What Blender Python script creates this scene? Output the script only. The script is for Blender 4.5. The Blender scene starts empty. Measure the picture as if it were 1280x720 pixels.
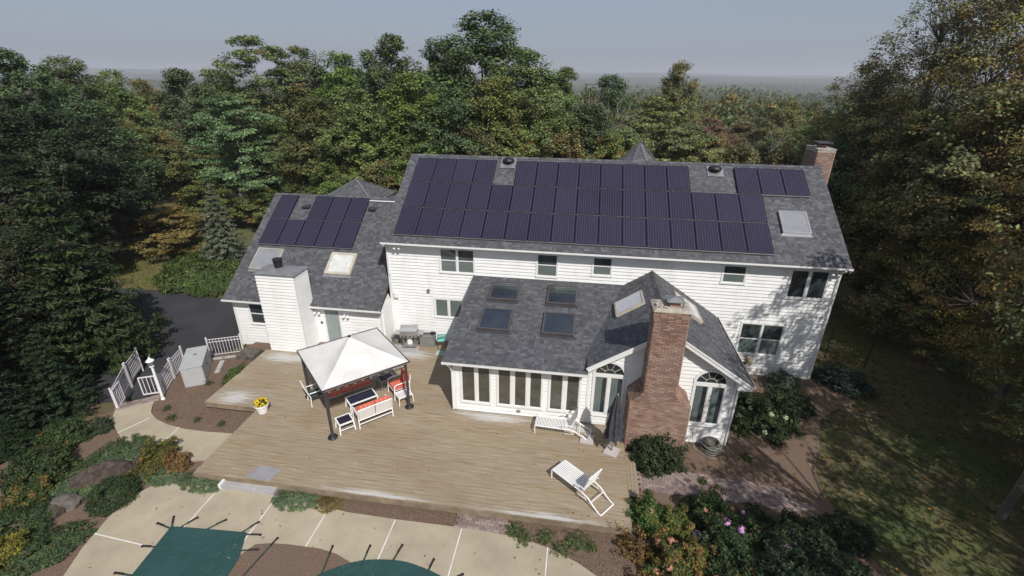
import bpy, math, random
import numpy as np
from mathutils import Vector, Matrix, noise as mnoise

random.seed(7)
SC = bpy.context.scene
COL = SC.collection
rad = math.radians

# ------------------------------------------------------------------ camera
def look(yaw, pitch, roll):
    cy, sy, cp, sp = math.cos(yaw), math.sin(yaw), math.cos(pitch), math.sin(pitch)
    f = Vector((sy*cp, cy*cp, -sp)); r = Vector((cy, -sy, 0)); u = r.cross(f)
    c, s = math.cos(roll), math.sin(roll)
    r2 = r*c + u*s; u2 = u*c - r*s
    return Matrix((r2, u2, -f)).transposed()
cam_data = bpy.data.cameras.new('camera'); cam = bpy.data.objects.new('camera', cam_data); COL.objects.link(cam)
cam.matrix_world = Matrix.Translation((8.3435, -19.830, 12.0216)) @ look(-0.144329, 0.417693, 0.0083546).to_4x4()
cam_data.sensor_width = 36.0; cam_data.lens = 597.516/1280*36.0
cam_data.clip_start = 0.1; cam_data.clip_end = 20000
SC.camera = cam

# ------------------------------------------------------------------ sky, sun, exposure
SUN_EL = rad(46); SUN_H = Vector((0.547, -0.837, 0)).normalized()
world = bpy.data.worlds.new('World'); SC.world = world; world.use_nodes = True
wn = world.node_tree.nodes; wl = world.node_tree.links
bg = wn['Background']; sky = wn.new('ShaderNodeTexSky'); sky.sky_type = 'NISHITA'
sky.sun_disc = False; sky.sun_elevation = SUN_EL; sky.sun_rotation = math.atan2(SUN_H.x, SUN_H.y)
sky.altitude = 200; sky.air_density = 1.0; sky.dust_density = 3.0; sky.ozone_density = 4.0
hzmix = wn.new('ShaderNodeMix'); hzmix.data_type = 'RGBA'; hzmix.inputs[0].default_value = 0.6   # milky autumn haze over the whole sky
hzmix.inputs[7].default_value = (3.2, 3.6, 4.4, 1); wl.new(sky.outputs[0], hzmix.inputs[6]); wl.new(hzmix.outputs[2], bg.inputs[0]); bg.inputs[1].default_value = 0.106
sun_data = bpy.data.lights.new('sun', 'SUN'); sun_data.energy = 4.5; sun_data.angle = rad(0.5); sun_data.color = (1.0, 0.955, 0.89)
sun = bpy.data.objects.new('sun', sun_data); COL.objects.link(sun)
sdir = SUN_H*math.cos(SUN_EL) + Vector((0, 0, math.sin(SUN_EL)))
sun.rotation_euler = sdir.to_track_quat('Z', 'Y').to_euler(); sun.location = (30, -40, 60)
vs = SC.view_settings; vs.view_transform = 'Standard'; vs.look = 'None'; vs.exposure = 0.0; vs.gamma = 1.0; vs.use_curve_mapping = False
SC.render.engine = 'CYCLES'
try:
    SC.cycles.max_bounces = 5; SC.cycles.volume_bounces = 0; SC.cycles.diffuse_bounces = 3; SC.cycles.transparent_max_bounces = 8
except Exception: pass

# ------------------------------------------------------------------ materials
class N:
    """small node helper"""
    def __init__(s, name):
        s.m = bpy.data.materials.new(name); s.m.use_nodes = True; s.t = s.m.node_tree
        s.b = s.t.nodes['Principled BSDF']; s.out = s.t.nodes['Material Output']
    def n(s, typ, **k):
        nd = s.t.nodes.new(typ)
        for a, v in k.items(): setattr(nd, a, v)
        return nd
    def l(s, a, b): s.t.links.new(a, b)
    def coord(s, kind='pos', scale=(1, 1, 1)):
        if kind == 'pos': o = s.n('ShaderNodeNewGeometry').outputs['Position']
        else: o = s.n('ShaderNodeTexCoord').outputs['Object']
        mp = s.n('ShaderNodeMapping'); mp.inputs['Scale'].default_value = scale; s.l(o, mp.inputs[0]); return mp.outputs[0]
    def noise(s, co, scale, detail=4, rough=.55, out='Fac'):
        t = s.n('ShaderNodeTexNoise'); t.inputs['Scale'].default_value = scale; t.inputs['Detail'].default_value = detail
        t.inputs['Roughness'].default_value = rough; s.l(co, t.inputs['Vector']); return t.outputs[out]
    def ramp(s, fac, stops):
        r = s.n('ShaderNodeValToRGB'); e = r.color_ramp.elements
        while len(e) < len(stops): e.new(0.5)
        for el, (p, c) in zip(e, stops): el.position = p; el.color = tuple(c) + ((1,) if len(c) == 3 else ())
        s.l(fac, r.inputs[0]); return r.outputs[0]
    def mix(s, fac, a, b, mode='MIX'):
        m = s.n('ShaderNodeMix', data_type='RGBA', blend_type=mode)
        for sock, v in ((m.inputs[0], fac), (m.inputs[6], a), (m.inputs[7], b)):
            if hasattr(v, 'links') or isinstance(v, bpy.types.NodeSocket): s.l(v, sock)
            elif isinstance(v, (int, float)): sock.default_value = v
            else: sock.default_value = tuple(v) + ((1,) if len(v) == 3 else ())
        return m.outputs[2]
    def math(s, op, a, b=0.0):
        m = s.n('ShaderNodeMath', operation=op)
        for i, v in enumerate((a, b)):
            if isinstance(v, bpy.types.NodeSocket): s.l(v, m.inputs[i])
            else: m.inputs[i].default_value = v
        return m.outputs[0]
    def base(s, c):
        if isinstance(c, bpy.types.NodeSocket): s.l(c, s.b.inputs['Base Color'])
        else: s.b.inputs['Base Color'].default_value = tuple(c) + (1,)
    def rough(s, r):
        if isinstance(r, bpy.types.NodeSocket): s.l(r, s.b.inputs['Roughness'])
        else: s.b.inputs['Roughness'].default_value = r
    def bump(s, h, strength=.4, dist=.02):
        b = s.n('ShaderNodeBump'); b.inputs['Strength'].default_value = strength; b.inputs['Distance'].default_value = dist
        s.l(h, b.inputs['Height']); s.l(b.outputs[0], s.b.inputs['Normal'])
    def island(s): return s.n('ShaderNodeNewGeometry').outputs['Random Per Island']
    def objrand(s): return s.n('ShaderNodeObjectInfo').outputs['Random']

def plain(name, col, rough=.6, metal=0., var=.12, scale=3., spec=None):
    m = N(name); co = m.coord(); f = m.noise(co, scale, 5)
    d = tuple(c*(1-var) for c in col); u = tuple(min(1, c*(1+var)) for c in col)
    m.base(m.ramp(f, [(.3, d), (.7, u)])); m.rough(rough); m.b.inputs['Metallic'].default_value = metal
    if spec is not None: m.b.inputs['Specular IOR Level'].default_value = spec
    return m.m

M = {}
M['trim'] = plain('white_trim', (.74, .74, .73), .5, var=.04)
def mk():
    m = N('white_vinyl_siding'); co = m.coord(); f = m.noise(m.coord('pos', (1, 1, 3)), 1.3, 6, .6)
    c = m.ramp(f, [(.25, (.71, .72, .71)), (.6, (.81, .81, .805))])
    g = m.noise(m.coord('pos', (1, 1, .25)), 2.2, 4); c = m.mix(m.ramp(g, [(.5, (0, 0, 0)), (.8, (.45, .45, .45))]), c, (.56, .56, .53))
    m.base(c); m.rough(.55); return m.m
M['siding'] = mk()
def mk():
    m = N('asphalt_shingle'); co = m.coord()
    r = m.island()
    c = m.ramp(r, [(0, (.052, .054, .062)), (.35, (.072, .074, .084)), (.7, (.088, .090, .101)), (1, (.122, .125, .137))])
    g = m.noise(co, 90, 2, .7); c = m.mix(.6, c, m.ramp(g, [(.3, (.35, .35, .35)), (.7, (.65, .65, .65))]), 'OVERLAY')
    s = m.noise(co, .6, 5, .6); c = m.mix(m.ramp(s, [(.42, (0, 0, 0)), (.72, (.35, .35, .35))]), c, (.092, .094, .096))
    st = m.noise(m.coord('pos', (3.2, .5, .5)), 1.2, 4, .6); c = m.mix(m.ramp(st, [(.55, (0, 0, 0)), (.8, (.35, .35, .35))]), c, (.062, .064, .066))
    m.base(c); m.rough(.9); m.bump(g, .35, .004); return m.m
M['shingle'] = mk()
M['underlay'] = plain('roof_underlay', (.05, .05, .052), .95)
def mk():
    m = N('pv_cell'); co = m.coord('obj')
    # fine busbar lines across the cells and the cell raster
    sx = m.n('ShaderNodeSeparateXYZ'); m.l(co, sx.inputs[0])
    def lines(sock, freq, w):
        a = m.math('FRACT', m.math('MULTIPLY', sock, freq)); b = m.math('ABSOLUTE', m.math('SUBTRACT', a, .5)); return m.math('GREATER_THAN', b, .5-w)
    raster = m.math('MAXIMUM', lines(sx.outputs[0], 6/.96, .03), lines(sx.outputs[1], 10/1.62, .03))
    bus = lines(sx.outputs[0], 9/.96, .2)
    f = m.noise(m.coord('pos'), .8, 3); r = m.objrand()
    c = m.ramp(f, [(.3, (.012, .011, .026)), (.7, (.019, .017, .036))])
    c = m.mix(m.math('MULTIPLY', r, .5), c, (.030, .027, .052))
    c = m.mix(m.math('MULTIPLY', bus, .62), c, (.066, .060, .092)); c = m.mix(m.math('MULTIPLY', raster, .7), c, (.012, .010, .022))
    m.base(c); m.rough(.32); m.b.inputs['Specular IOR Level'].default_value = .35; return m.m
M['pv'] = mk()
M['pv_frame'] = plain('black_anodised_frame', (.012, .012, .016), .4, .3)
M['alu'] = plain('aluminium', (.55, .55, .56), .35, .8)
M['galv'] = plain('weathered_metal', (.30, .30, .31), .5, .5, .2)
def glass(name, a, b, rough=.06, sc=1.1):
    m = N(name); f = m.noise(m.coord('pos', (1, 1, .6)), sc, 3); m.base(m.ramp(f, [(.35, a), (.65, b)])); m.rough(rough)
    m.b.inputs['Specular IOR Level'].default_value = .6; m.b.inputs['Coat Weight'].default_value = .3; return m.m
M['glass'] = glass('window_glass', (.028, .036, .040), (.060, .074, .076))
M['screen'] = glass('insect_screened_glass', (.10, .13, .13), (.14, .17, .165), .35)
M['glass_dark'] = glass('dark_window_glass', (.018, .022, .028), (.04, .05, .055))
M['blinds'] = None
def mk():
    m = N('sunroom_glass_with_blinds'); sx = m.n('ShaderNodeSeparateXYZ'); m.l(m.coord(), sx.inputs[0])
    a = m.math('FRACT', m.math('MULTIPLY', sx.outputs[2], 12.)); f = m.noise(m.coord('pos', (1, 1, 2)), 1.6, 4)
    c = m.ramp(f, [(.3, (.050, .050, .042)), (.7, (.112, .108, .090))])
    c = m.mix(m.math('MULTIPLY', m.math('GREATER_THAN', a, .72), .5), c, (.045, .04, .033))
    m.base(c); m.rough(.12); m.b.inputs['Coat Weight'].default_value = .5; m.b.inputs['Coat Roughness'].default_value = .03; return m.m
M['blinds'] = mk()
M['sky_blue'] = glass('skylight_navy_glass', (.020, .026, .040), (.034, .042, .056), .10)
M['sky_white'] = plain('skylight_white_shade', (.50, .51, .56), .35, var=.1)
M['sky_grey'] = plain('skylight_grey_blind', (.225, .232, .25), .3, var=.1)
M['sky_tan'] = plain('skylight_cloudy_dome', (.55, .56, .54), .3, var=.15)
M['frame_brown'] = plain('dark_bronze_frame', (.075, .065, .065), .5)
M['frame_tan'] = plain('weathered_cream_frame', (.42, .38, .31), .7)
def mk():
    m = N('red_brick'); co = m.coord(); r = m.island()
    c = m.ramp(r, [(0, (.15, .080, .058)), (.3, (.215, .112, .078)), (.65, (.27, .150, .105)), (.9, (.33, .21, .155)), (1, (.12, .08, .068))])
    s = m.noise(co, 1.6, 6, .65); c = m.mix(m.ramp(s, [(.45, (.1, .1, .1)), (.75, (.55, .55, .55))]), c, (.38, .30, .26))
    m.base(c); m.rough(.9); m.bump(m.noise(co, 60, 3), .4, .006); return m.m
M['brick'] = mk()
M['mortar'] = plain('mortar', (.44, .40, .35), .95, var=.2, scale=8)
M['concrete_cap'] = plain('chimney_cap_concrete', (.36, .33, .28), .95, var=.35, scale=5)
M['black_metal'] = plain('black_metal', (.022, .022, .024), .5, .3)
M['dark_grey'] = plain('dark_grey_metal', (.055, .055, .06), .55, .2, .2)
def mk():
    m = N('weathered_deck_board'); co = m.coord('pos', (.5, 7, 1)); r = m.objrand()
    f = m.noise(co, 2.2, 7, .62); b = m.noise(m.coord('pos', (.28, .6, 1)), .9, 4, .6)
    c = m.ramp(f, [(.28, (.168, .116, .066)), (.42, (.255, .185, .112)), (.55, (.31, .245, .165)), (.70, (.41, .35, .26))])
    c = m.mix(m.math('MULTIPLY', r, .55), c, (.305, .265, .205)); c = m.mix(m.ramp(b, [(.42, (0, 0, 0)), (.7, (.5, .5, .5))]), c, (.205, .142, .085))
    # whitish peeling where the finish has worn off by the chimney corner, along the sunroom and at the edges
    g = m.n('ShaderNodeNewGeometry').outputs['Position']
    def blob(x, y, rx, ry):
        mp = m.n('ShaderNodeMapping'); mp.inputs['Location'].default_value = (-x/rx, -y/ry, 0); mp.inputs['Scale'].default_value = (1/rx, 1/ry, 0); m.l(g, mp.inputs[0])
        ln = m.n('ShaderNodeVectorMath', operation='LENGTH'); m.l(mp.outputs[0], ln.inputs[0]); return m.math('SUBTRACT', 1.0, ln.outputs['Value'])
    w = None
    for q in ((-5.0, -5.7, 1.5, .8), (-4.6, -2.6, 2.6, .8), (-3, -1.8, 2.2, .7), (5.6, -5.3, 2.6, .5), (1.0, -1.4, 1.6, .8), (2.4, -9.5, 3.2, .25), (8.0, -9.6, 3.2, .45), (8.6, -5.4, 1.6, .5)):
        bq = m.math('MAXIMUM', blob(*q), 0.0); w = bq if w is None else m.math('MAXIMUM', w, bq)
    pn = m.noise(m.coord('pos', (.55, 8, 1)), 1.9, 8, .72); wf = m.ramp(m.math('ADD', m.math('MULTIPLY', w, .45), pn), [(.70, (0, 0, 0)), (.86, (.8, .8, .8))])
    wf2 = m.math('MINIMUM', m.math('ADD', wf, m.math('MULTIPLY', w, .12)), .85)
    c = m.mix(wf2, c, (.50, .50, .49)); m.base(c); m.rough(.85); m.bump(f, .3, .004); return m.m
M['deck'] = mk()
M['deck_side'] = plain('deck_rim_wood', (.22, .17, .115), .9, var=.3)
M['grey_wood'] = plain('grey_weathered_wood', (.36, .35, .345), .9, var=.15)
def mk():
    m = N('aggregate_concrete'); co = m.coord()
    f = m.noise(co, 1.1, 6, .6); g = m.noise(co, 110, 2, .8); h = m.noise(co, 9, 4)
    c = m.ramp(f, [(.3, (.315, .270, .195)), (.7, (.42, .365, .270))]); c = m.mix(.5, c, m.ramp(g, [(.3, (.3, .3, .3)), (.7, (.7, .7, .7))]), 'OVERLAY')
    c = m.mix(m.ramp(h, [(.55, (0, 0, 0)), (.8, (.3, .3, .3))]), c, (.30, .27, .21)); m.base(c); m.rough(.92); m.bump(g, .4, .004); return m.m
M['patio'] = mk()
def mk():
    m = N('brown_bark_mulch'); co = m.coord(); f = m.noise(co, 28, 5, .75); g = m.noise(co, 1.2, 5, .6); v = m.n('ShaderNodeTexVoronoi'); v.inputs['Scale'].default_value = 34; m.l(co, v.inputs['Vector'])
    c = m.ramp(f, [(.3, (.105, .066, .046)), (.55, (.185, .125, .090)), (.75, (.27, .19, .14))]); c = m.mix(m.ramp(g, [(.4, (0, 0, 0)), (.7, (.5, .5, .5))]), c, (.15, .105, .075))
    m.base(c); m.rough(.97); m.bump(v.outputs['Distance'], .8, .03); return m.m
M['mulch'] = mk()
M['joint'] = plain('white_joint_strip', (.66, .65, .62), .7, var=.15)
def mk():
    m = N('green_pool_cover'); co = m.coord(); f = m.noise(co, .8, 5); g = m.noise(co, 140, 1)
    c = m.ramp(f, [(.3, (.012, .050, .048)), (.7, (.020, .070, .066))])
    s = m.noise(m.coord('pos', (2.2, 5, 1)), 3.0, 8, .8); gp = m.n('ShaderNodeSeparateXYZ'); m.l(m.coord(), gp.inputs[0])
    e = m.math('MULTIPLY', m.math('GREATER_THAN', gp.outputs[0], -1.25), m.math('LESS_THAN', gp.outputs[0], 3.4))
    c = m.mix(m.math('MULTIPLY', e, m.math('GREATER_THAN', s, .62)), c, (.22, .25, .20))
    m.base(c); m.rough(.75); m.bump(m.noise(m.coord(), 2.6, 5, .6), .55, .10); return m.m
M['cover'] = mk()
M['strap'] = plain('dark_green_strap', (.02, .045, .038), .7)
def mk():
    m = N('asphalt'); co = m.coord(); f = m.noise(co, .7, 6); g = m.noise(co, 120, 2, .8)
    c = m.ramp(f, [(.3, (.024, .024, .028)), (.7, (.040, .040, .045))]); c = m.mix(.5, c, m.ramp(g, [(.3, (.3, .3, .3)), (.7, (.7, .7, .7))]), 'OVERLAY')
    m.base(c); m.rough(.9); m.bump(g, .3, .004); return m.m
M['asphalt'] = mk()
def mk():
    m = N('lawn_and_leaf_litter'); co = m.coord(); f = m.noise(co, .33, 6, .6); g = m.noise(co, 22, 5, .8)
    c = m.ramp(f, [(.33, (.062, .092, .026)), (.48, (.105, .105, .038)), (.60, (.12, .088, .048)), (.75, (.15, .105, .06))])
    c = m.mix(.75, c, m.ramp(g, [(.3, (.2, .2, .2)), (.7, (.8, .8, .8))]), 'OVERLAY')
    sp = m.noise(co, 7, 3, .6); c = m.mix(m.math('MULTIPLY', m.math('GREATER_THAN', sp, .68), .5), c, (.22, .14, .06))
    m.base(c); m.rough(.97); m.bump(g, .8, .04); return m.m
M['lawn'] = mk()
def mk():
    m = N('distant_wooded_land'); co = m.coord(); f = m.noise(co, .02, 6, .65); g = m.noise(co, .12, 4, .8)
    c = m.ramp(g, [(.3, (.022, .034, .014)), (.5, (.045, .058, .022)), (.62, (.075, .065, .028)), (.75, (.11, .062, .03))])
    c = m.mix(m.ramp(f, [(.45, (0, 0, 0)), (.6, (.5, .5, .5))]), c, (.03, .045, .02)); m.base(c); m.rough(1.); m.bump(g, 1., 3.); return m.m
M['hill'] = mk()
M['stone'] = plain('grey_fieldstone', (.105, .092, .082), .95, var=.5, scale=6)
M['stone_brown'] = plain('brown_boulder', (.062, .046, .038), .95, var=.55, scale=7)
def mk():
    m = N('purple_brick_paver'); r = m.island(); c = m.ramp(r, [(0, (.17, .12, .115)), (.5, (.24, .18, .165)), (1, (.31, .245, .22))])
    f = m.noise(m.coord(), 3, 5); c = m.mix(m.ramp(f, [(.5, (0, 0, 0)), (.75, (.4, .4, .4))]), c, (.30, .26, .23)); m.base(c); m.rough(.9); return m.m
M['paver'] = mk()
M['white_pl'] = plain('white_plastic', (.80, .80, .80), .4, var=.03)
M['white_fence'] = plain('white_painted_rail', (.66, .63, .66), .5, var=.05)
M['grey_box'] = plain('light_grey_enamel', (.40, .41, .405), .55, var=.06, scale=2)
def mk():
    m = N('red_plaid_cushion'); co = m.coord('obj'); sx = m.n('ShaderNodeSeparateXYZ'); m.l(co, sx.inputs[0])
    def ln(s, fr, w): a = m.math('FRACT', m.math('MULTIPLY', s, fr)); return m.math('GREATER_THAN', a, 1-w)
    c = m.mix(m.math('MULTIPLY', ln(sx.outputs[0], 6.5, .45), .85), (.46, .05, .045), (.56, .23, .17)); c = m.mix(m.math('MULTIPLY', ln(sx.outputs[2], 8, .4), .55), c, (.62, .12, .07))
    c = m.mix(m.math('MULTIPLY', ln(sx.outputs[1], 8, .4), .4), c, (.66, .25, .16)); m.base(c); m.rough(.9); return m.m
M['plaid'] = mk()
M['navy_glass'] = plain('navy_table_top', (.018, .016, .034), .2, var=.15)
M['sling'] = plain('pale_sling_fabric', (.62, .61, .58), .85, var=.05)
M['sling_dark'] = plain('dark_green_sling', (.04, .05, .045), .85)
def mk():
    m = N('canopy_fabric'); f = m.noise(m.coord(), 1.6, 7, .65); m.base(m.ramp(f, [(.3, (.66, .645, .63)), (.55, (.76, .75, .735)), (.75, (.80, .79, .78))])); m.rough(.85)
    tr = m.n('ShaderNodeBsdfTranslucent'); tr.inputs[0].default_value = (.7, .68, .66, 1); mx = m.n('ShaderNodeMixShader'); mx.inputs[0].default_value = .18
    m.l(m.b.outputs[0], mx.inputs[1]); m.l(tr.outputs[0], mx.inputs[2]); m.l(mx.outputs[0], m.out.inputs[0]); return m.m
M['canopy'] = mk()
M['umb'] = plain('navy_umbrella_cloth', (.045, .046, .056), .9, var=.4, scale=9)
M['slab'] = plain('pinkish_concrete_slab', (.46, .42, .42), .9, var=.08)
M['yellow'] = plain('yellow_petals', (.72, .50, .02), .8, var=.2, scale=30)
M['white_petal'] = plain('greenish_white_petals', (.36, .43, .25), .9, var=.25, scale=12)
M['pink_petal'] = plain('pink_petals', (.52, .26, .50), .8, var=.3, scale=12)
M['dry_petal'] = plain('faded_rust_petals', (.38, .17, .12), .85, var=.3, scale=12)
M['red_petal'] = plain('red_petals', (.42, .05, .05), .8, var=.3, scale=12)
M['aqua'] = plain('aqua_paint', (.16, .52, .45), .5, var=.06)
M['steel'] = plain('stainless_steel', (.50, .50, .50), .3, .7, .1)
M['cover_grey'] = plain('grey_vinyl_cover', (.20, .20, .19), .7, var=.15)
M['hose'] = plain('grey_green_hose', (.20, .22, .20), .6)
M['door_grey'] = plain('grey_green_door_paint', (.26, .30, .30), .6, var=.05)
M['soil'] = plain('dark_soil', (.04, .028, .02), 1.)
def mk():
    m = N('bark'); f = m.noise(m.coord('obj', (3, 3, .6)), 3, 6, .7); m.base(m.ramp(f, [(.3, (.075, .060, .048)), (.7, (.20, .17, .14))])); m.rough(.95); m.bump(f, .8, .05); return m.m
M['bark'] = mk()
def mk():
    m = N('pale_bark'); f = m.noise(m.coord('obj', (3, 3, .8)), 3, 6, .7); m.base(m.ramp(f, [(.3, (.24, .21, .19)), (.7, (.42, .39, .36))])); m.rough(.95); return m.m
M['pale_bark'] = mk()
def mk():
    # leaf colour = object colour; alpha of the object colour = share of clumps that have turned
    m = N('foliage'); oi = m.n('ShaderNodeObjectInfo'); r = m.island()
    at = m.n('ShaderNodeAttribute'); at.attribute_name = 'clump'; at.attribute_type = 'GEOMETRY'
    col = oi.outputs['Color']
    v = m.ramp(r, [(0, (.50, .52, .55)), (.5, (.95, .98, .95)), (.85, (1.4, 1.38, 1.2)), (1, (1.9, 1.8, 1.45))])
    c = m.mix(1.0, col, v, 'MULTIPLY')
    cl = m.ramp(at.outputs['Fac'], [(0, (.75, .8, .75)), (1, (1.3, 1.22, 1.1))]); c = m.mix(1.0, c, cl, 'MULTIPLY')
    aut = m.ramp(r, [(0, (.15, .075, .035)), (.45, (.24, .145, .045)), (.8, (.34, .25, .07)), (1, (.15, .05, .03))])
    hx = m.math('FRACT', m.math('MULTIPLY', at.outputs['Fac'], 7.31)); al = oi.outputs['Alpha']
    mask = m.math('MULTIPLY', m.math('LESS_THAN', m.math('ADD', m.math('MULTIPLY', hx, .8), m.math('MULTIPLY', r, .2)), al), .85)
    c = m.mix(mask, c, aut); m.base(c); m.rough(.62); m.b.inputs['Specular IOR Level'].default_value = .3
    tr = m.n('ShaderNodeBsdfTranslucent'); m.l(c, tr.inputs[0]); mx = m.n('ShaderNodeMixShader'); mx.inputs[0].default_value = .28
    m.l(m.b.outputs[0], mx.inputs[1]); m.l(tr.outputs[0], mx.inputs[2]); m.l(mx.outputs[0], m.out.inputs[0]); return m.m
M['leaf'] = mk()

# ------------------------------------------------------------------ mesh helpers
class MB:
    def __init__(s): s.v = []; s.f = []
    def add(s, vs, fs):
        o = len(s.v); s.v += [tuple(p) for p in vs]; s.f += [tuple(i+o for i in f) for f in fs]; return s
    def box(s, x0, x1, y0, y1, z0, z1):
        return s.add([(x0, y0, z0), (x1, y0, z0), (x1, y1, z0), (x0, y1, z0), (x0, y0, z1), (x1, y0, z1), (x1, y1, z1), (x0, y1, z1)],
                     [(0, 3, 2, 1), (4, 5, 6, 7), (0, 1, 5, 4), (1, 2, 6, 5), (2, 3, 7, 6), (3, 0, 4, 7)])
    def obox(s, c, ax, ay, az):
        """box from centre and three half-axis vectors"""
        c, ax, ay, az = map(Vector, (c, ax, ay, az)); P = []
        for k in (-1, 1):
            for i, j in ((-1, -1), (1, -1), (1, 1), (-1, 1)): P.append(c + ax*i + ay*j + az*k)
        return s.add(P, [(0, 3, 2, 1), (4, 5, 6, 7), (0, 1, 5, 4), (1, 2, 6, 5), (2, 3, 7, 6), (3, 0, 4, 7)])
    def bar(s, p0, p1, w, h, up=(0, 0, 1)):
        p0, p1 = Vector(p0), Vector(p1); d = p1-p0; u = Vector(up); sd = d.cross(u)
        if sd.length < 1e-6: sd = d.cross(Vector((1, 0, 0)))
        sd.normalize(); u = sd.cross(d).normalized()
        return s.obox((p0+p1)/2, d/2, sd*w/2, u*h/2)
    def tube(s, pts, radii, n=8, cap=True):
        pts = [Vector(p) for p in pts]
        if not hasattr(radii, '__len__'): radii = [radii]*len(pts)
        o = len(s.v); a = None
        for i, p in enumerate(pts):
            d = (pts[min(i+1, len(pts)-1)] - pts[max(i-1, 0)]).normalized()
            if a is None: a = d.cross(Vector((0, 0, 1)) if abs(d.z) < .9 else Vector((1, 0, 0))).normalized()
            else: a = (a - d*a.dot(d)).normalized()
            b = d.cross(a)
            for k in range(n):
                t = 2*math.pi*k/n; s.v.append(tuple(p + (a*math.cos(t) + b*math.sin(t))*radii[i]))
        for i in range(len(pts)-1):
            for k in range(n):
                q = (k+1) % n; s.f.append((o+i*n+k, o+i*n+q, o+(i+1)*n+q, o+(i+1)*n+k))
        if cap:
            s.f.append(tuple(o+k for k in reversed(range(n)))); s.f.append(tuple(o+(len(pts)-1)*n+k for k in range(n)))
        return s
    def lathe(s, prof, n=20, c=(0, 0, 0)):
        o = len(s.v)
        for r, z in prof:
            for k in range(n): t = 2*math.pi*k/n; s.v.append((c[0]+r*math.cos(t), c[1]+r*math.sin(t), c[2]+z))
        for i in range(len(prof)-1):
            for k in range(n): q = (k+1) % n; s.f.append((o+i*n+k, o+i*n+q, o+(i+1)*n+q, o+(i+1)*n+k))
        s.f.append(tuple(o+k for k in reversed(range(n)))); s.f.append(tuple(o+(len(prof)-1)*n+k for k in range(n)))
        return s
    def prism(s, poly, z0, z1):
        n = len(poly); return s.add([(x, y, z0) for x, y in poly] + [(x, y, z1) for x, y in poly],
            [tuple(reversed(range(n))), tuple(range(n, 2*n))] + [(i, (i+1) % n, n+(i+1) % n, n+i) for i in range(n)])
    def slab(s, P, nrm, t):
        """polygon of 3d points extruded by t against nrm"""
        n = len(P); P = [Vector(p) for p in P]; d = Vector(nrm)*t
        return s.add(P + [p-d for p in P], [tuple(range(n)), tuple(reversed(range(n, 2*n)))] + [(i, n+i, n+(i+1) % n, (i+1) % n) for i in range(n)])
    def build(s, name, mat, parent=None, label=None, kind=None, smooth=False, bevel=0):
        me = bpy.data.meshes.new(name); me.from_pydata(s.v, [], s.f); me.update()
        if smooth: me.polygons.foreach_set('use_smooth', [True]*len(me.polygons))
        me.materials.append(M[mat] if isinstance(mat, str) else mat)
        o = bpy.data.objects.new(name, me); COL.objects.link(o)
        if parent: o.parent = parent
        if label: o['label'] = label
        if kind: o['kind'] = kind
        if bevel:
            b = o.modifiers.new('bevel', 'BEVEL'); b.width = bevel; b.segments = 2; b.limit_method = 'ANGLE'
        return o
def thing(name, label, cat, loc=(0, 0, 0), rz=0, group=None):
    o = bpy.data.objects.new(name, None); COL.objects.link(o); o.location = loc; o.rotation_euler = (0, 0, rz)
    o.empty_display_size = .2; o['label'] = label; o['category'] = cat
    if group: o['group'] = group
    return o
def tag(o, label, cat, group=None):
    o['label'] = label; o['category'] = cat
    if group: o['group'] = group
    return o
def copy_tree(o, parent=None):
    c = o.copy(); COL.objects.link(c); c.parent = parent
    for ch in [x for x in o.children]: copy_tree(ch, c)
    return c

# ------------------------------------------------------------------ the setting: land
def sst(a, b, x): t = min(1, max(0, (x-a)/(b-a))); return t*t*(3-2*t)
def ground_z(x, y):
    r = math.hypot(x-8, y-2)
    z = -0.52 - 0.2*(1-sst(-9.4, -7.6, x))
    z -= 1.6*sst(14, 45, y) + 1.0*sst(24, 60, -x) 
    z -= 24*sst(45, 420, r)
    z += 21*math.exp(-((x-175)**2/170**2+(y-650)**2/150**2)) + 12*math.exp(-((x-420)**2/200**2+(y-900)**2/160**2)) + 13*math.exp(-((x+260)**2/260**2+(y-520)**2/160**2))
    if r > 300:
        k = sst(300, 900, r)
        z += k*(7*math.sin(x*.0021+1.0)*math.cos(y*.0026) + 5*math.sin(x*.0052-y*.0041))
        z += 36*sst(1900, 3900, r)*(1+.20*math.sin(x*.0011+.8)+.12*math.sin(x*.0031)) + 26*sst(4200, 5600, r)*(1+.25*math.sin(x*.0008+2.))
    elif r > 40:
        z += .6*sst(40, 60, r)*math.sin(x*.11)*math.cos(y*.09)
    return z
def make_ground():
    rings = list(np.linspace(.5, 60, 75)) + list(60*np.exp(np.linspace(0, math.log(6500/60), 90)[1:]))
    na = 300; cx, cy = 8, 0; near, far = [], []
    V = [(cx, cy, ground_z(cx, cy))]; F = [(0, 1+k, 1+(k+1) % na) for k in range(na)]
    for r in rings:
        for k in range(na):
            t = 2*math.pi*k/na; x, y = cx+r*math.cos(t), cy+r*math.sin(t); V.append((x, y, ground_z(x, y)))
    for i in range(len(rings)-1):
        for k in range(na): q = (k+1) % na; a = 1+i*na; b = a+na; F.append((a+k, b+k, b+q, a+q))
    m = MB(); m.v = V; m.f = F; o = m.build('ground', 'lawn', None, kind='structure', smooth=True)
    o.data.materials.append(M['hill']); idx = np.zeros(len(F), dtype=np.int32); idx[na*96:] = 1
    o.data.polygons.foreach_set('material_index', idx); o['label'] = 'lawn and wooded land running out to the far hills'
make_ground()
def sheet(name, poly, z0, z1, mat, label=None, parent=None):
    o = MB().prism(poly, z0, z1).build(name, mat, parent, label); 
    if not parent: o['kind'] = 'structure'
    return o
def clipx(poly, x, keep_less):
    out = []
    for i in range(len(poly)):
        a, b = poly[i], poly[(i+1) % len(poly)]; ia = (a[0] <= x) == keep_less; ib = (b[0] <= x) == keep_less
        if ia: out.append(a)
        if ia != ib: t = (x-a[0])/(b[0]-a[0]); out.append((x, a[1]+t*(b[1]-a[1])))
    return out
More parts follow.
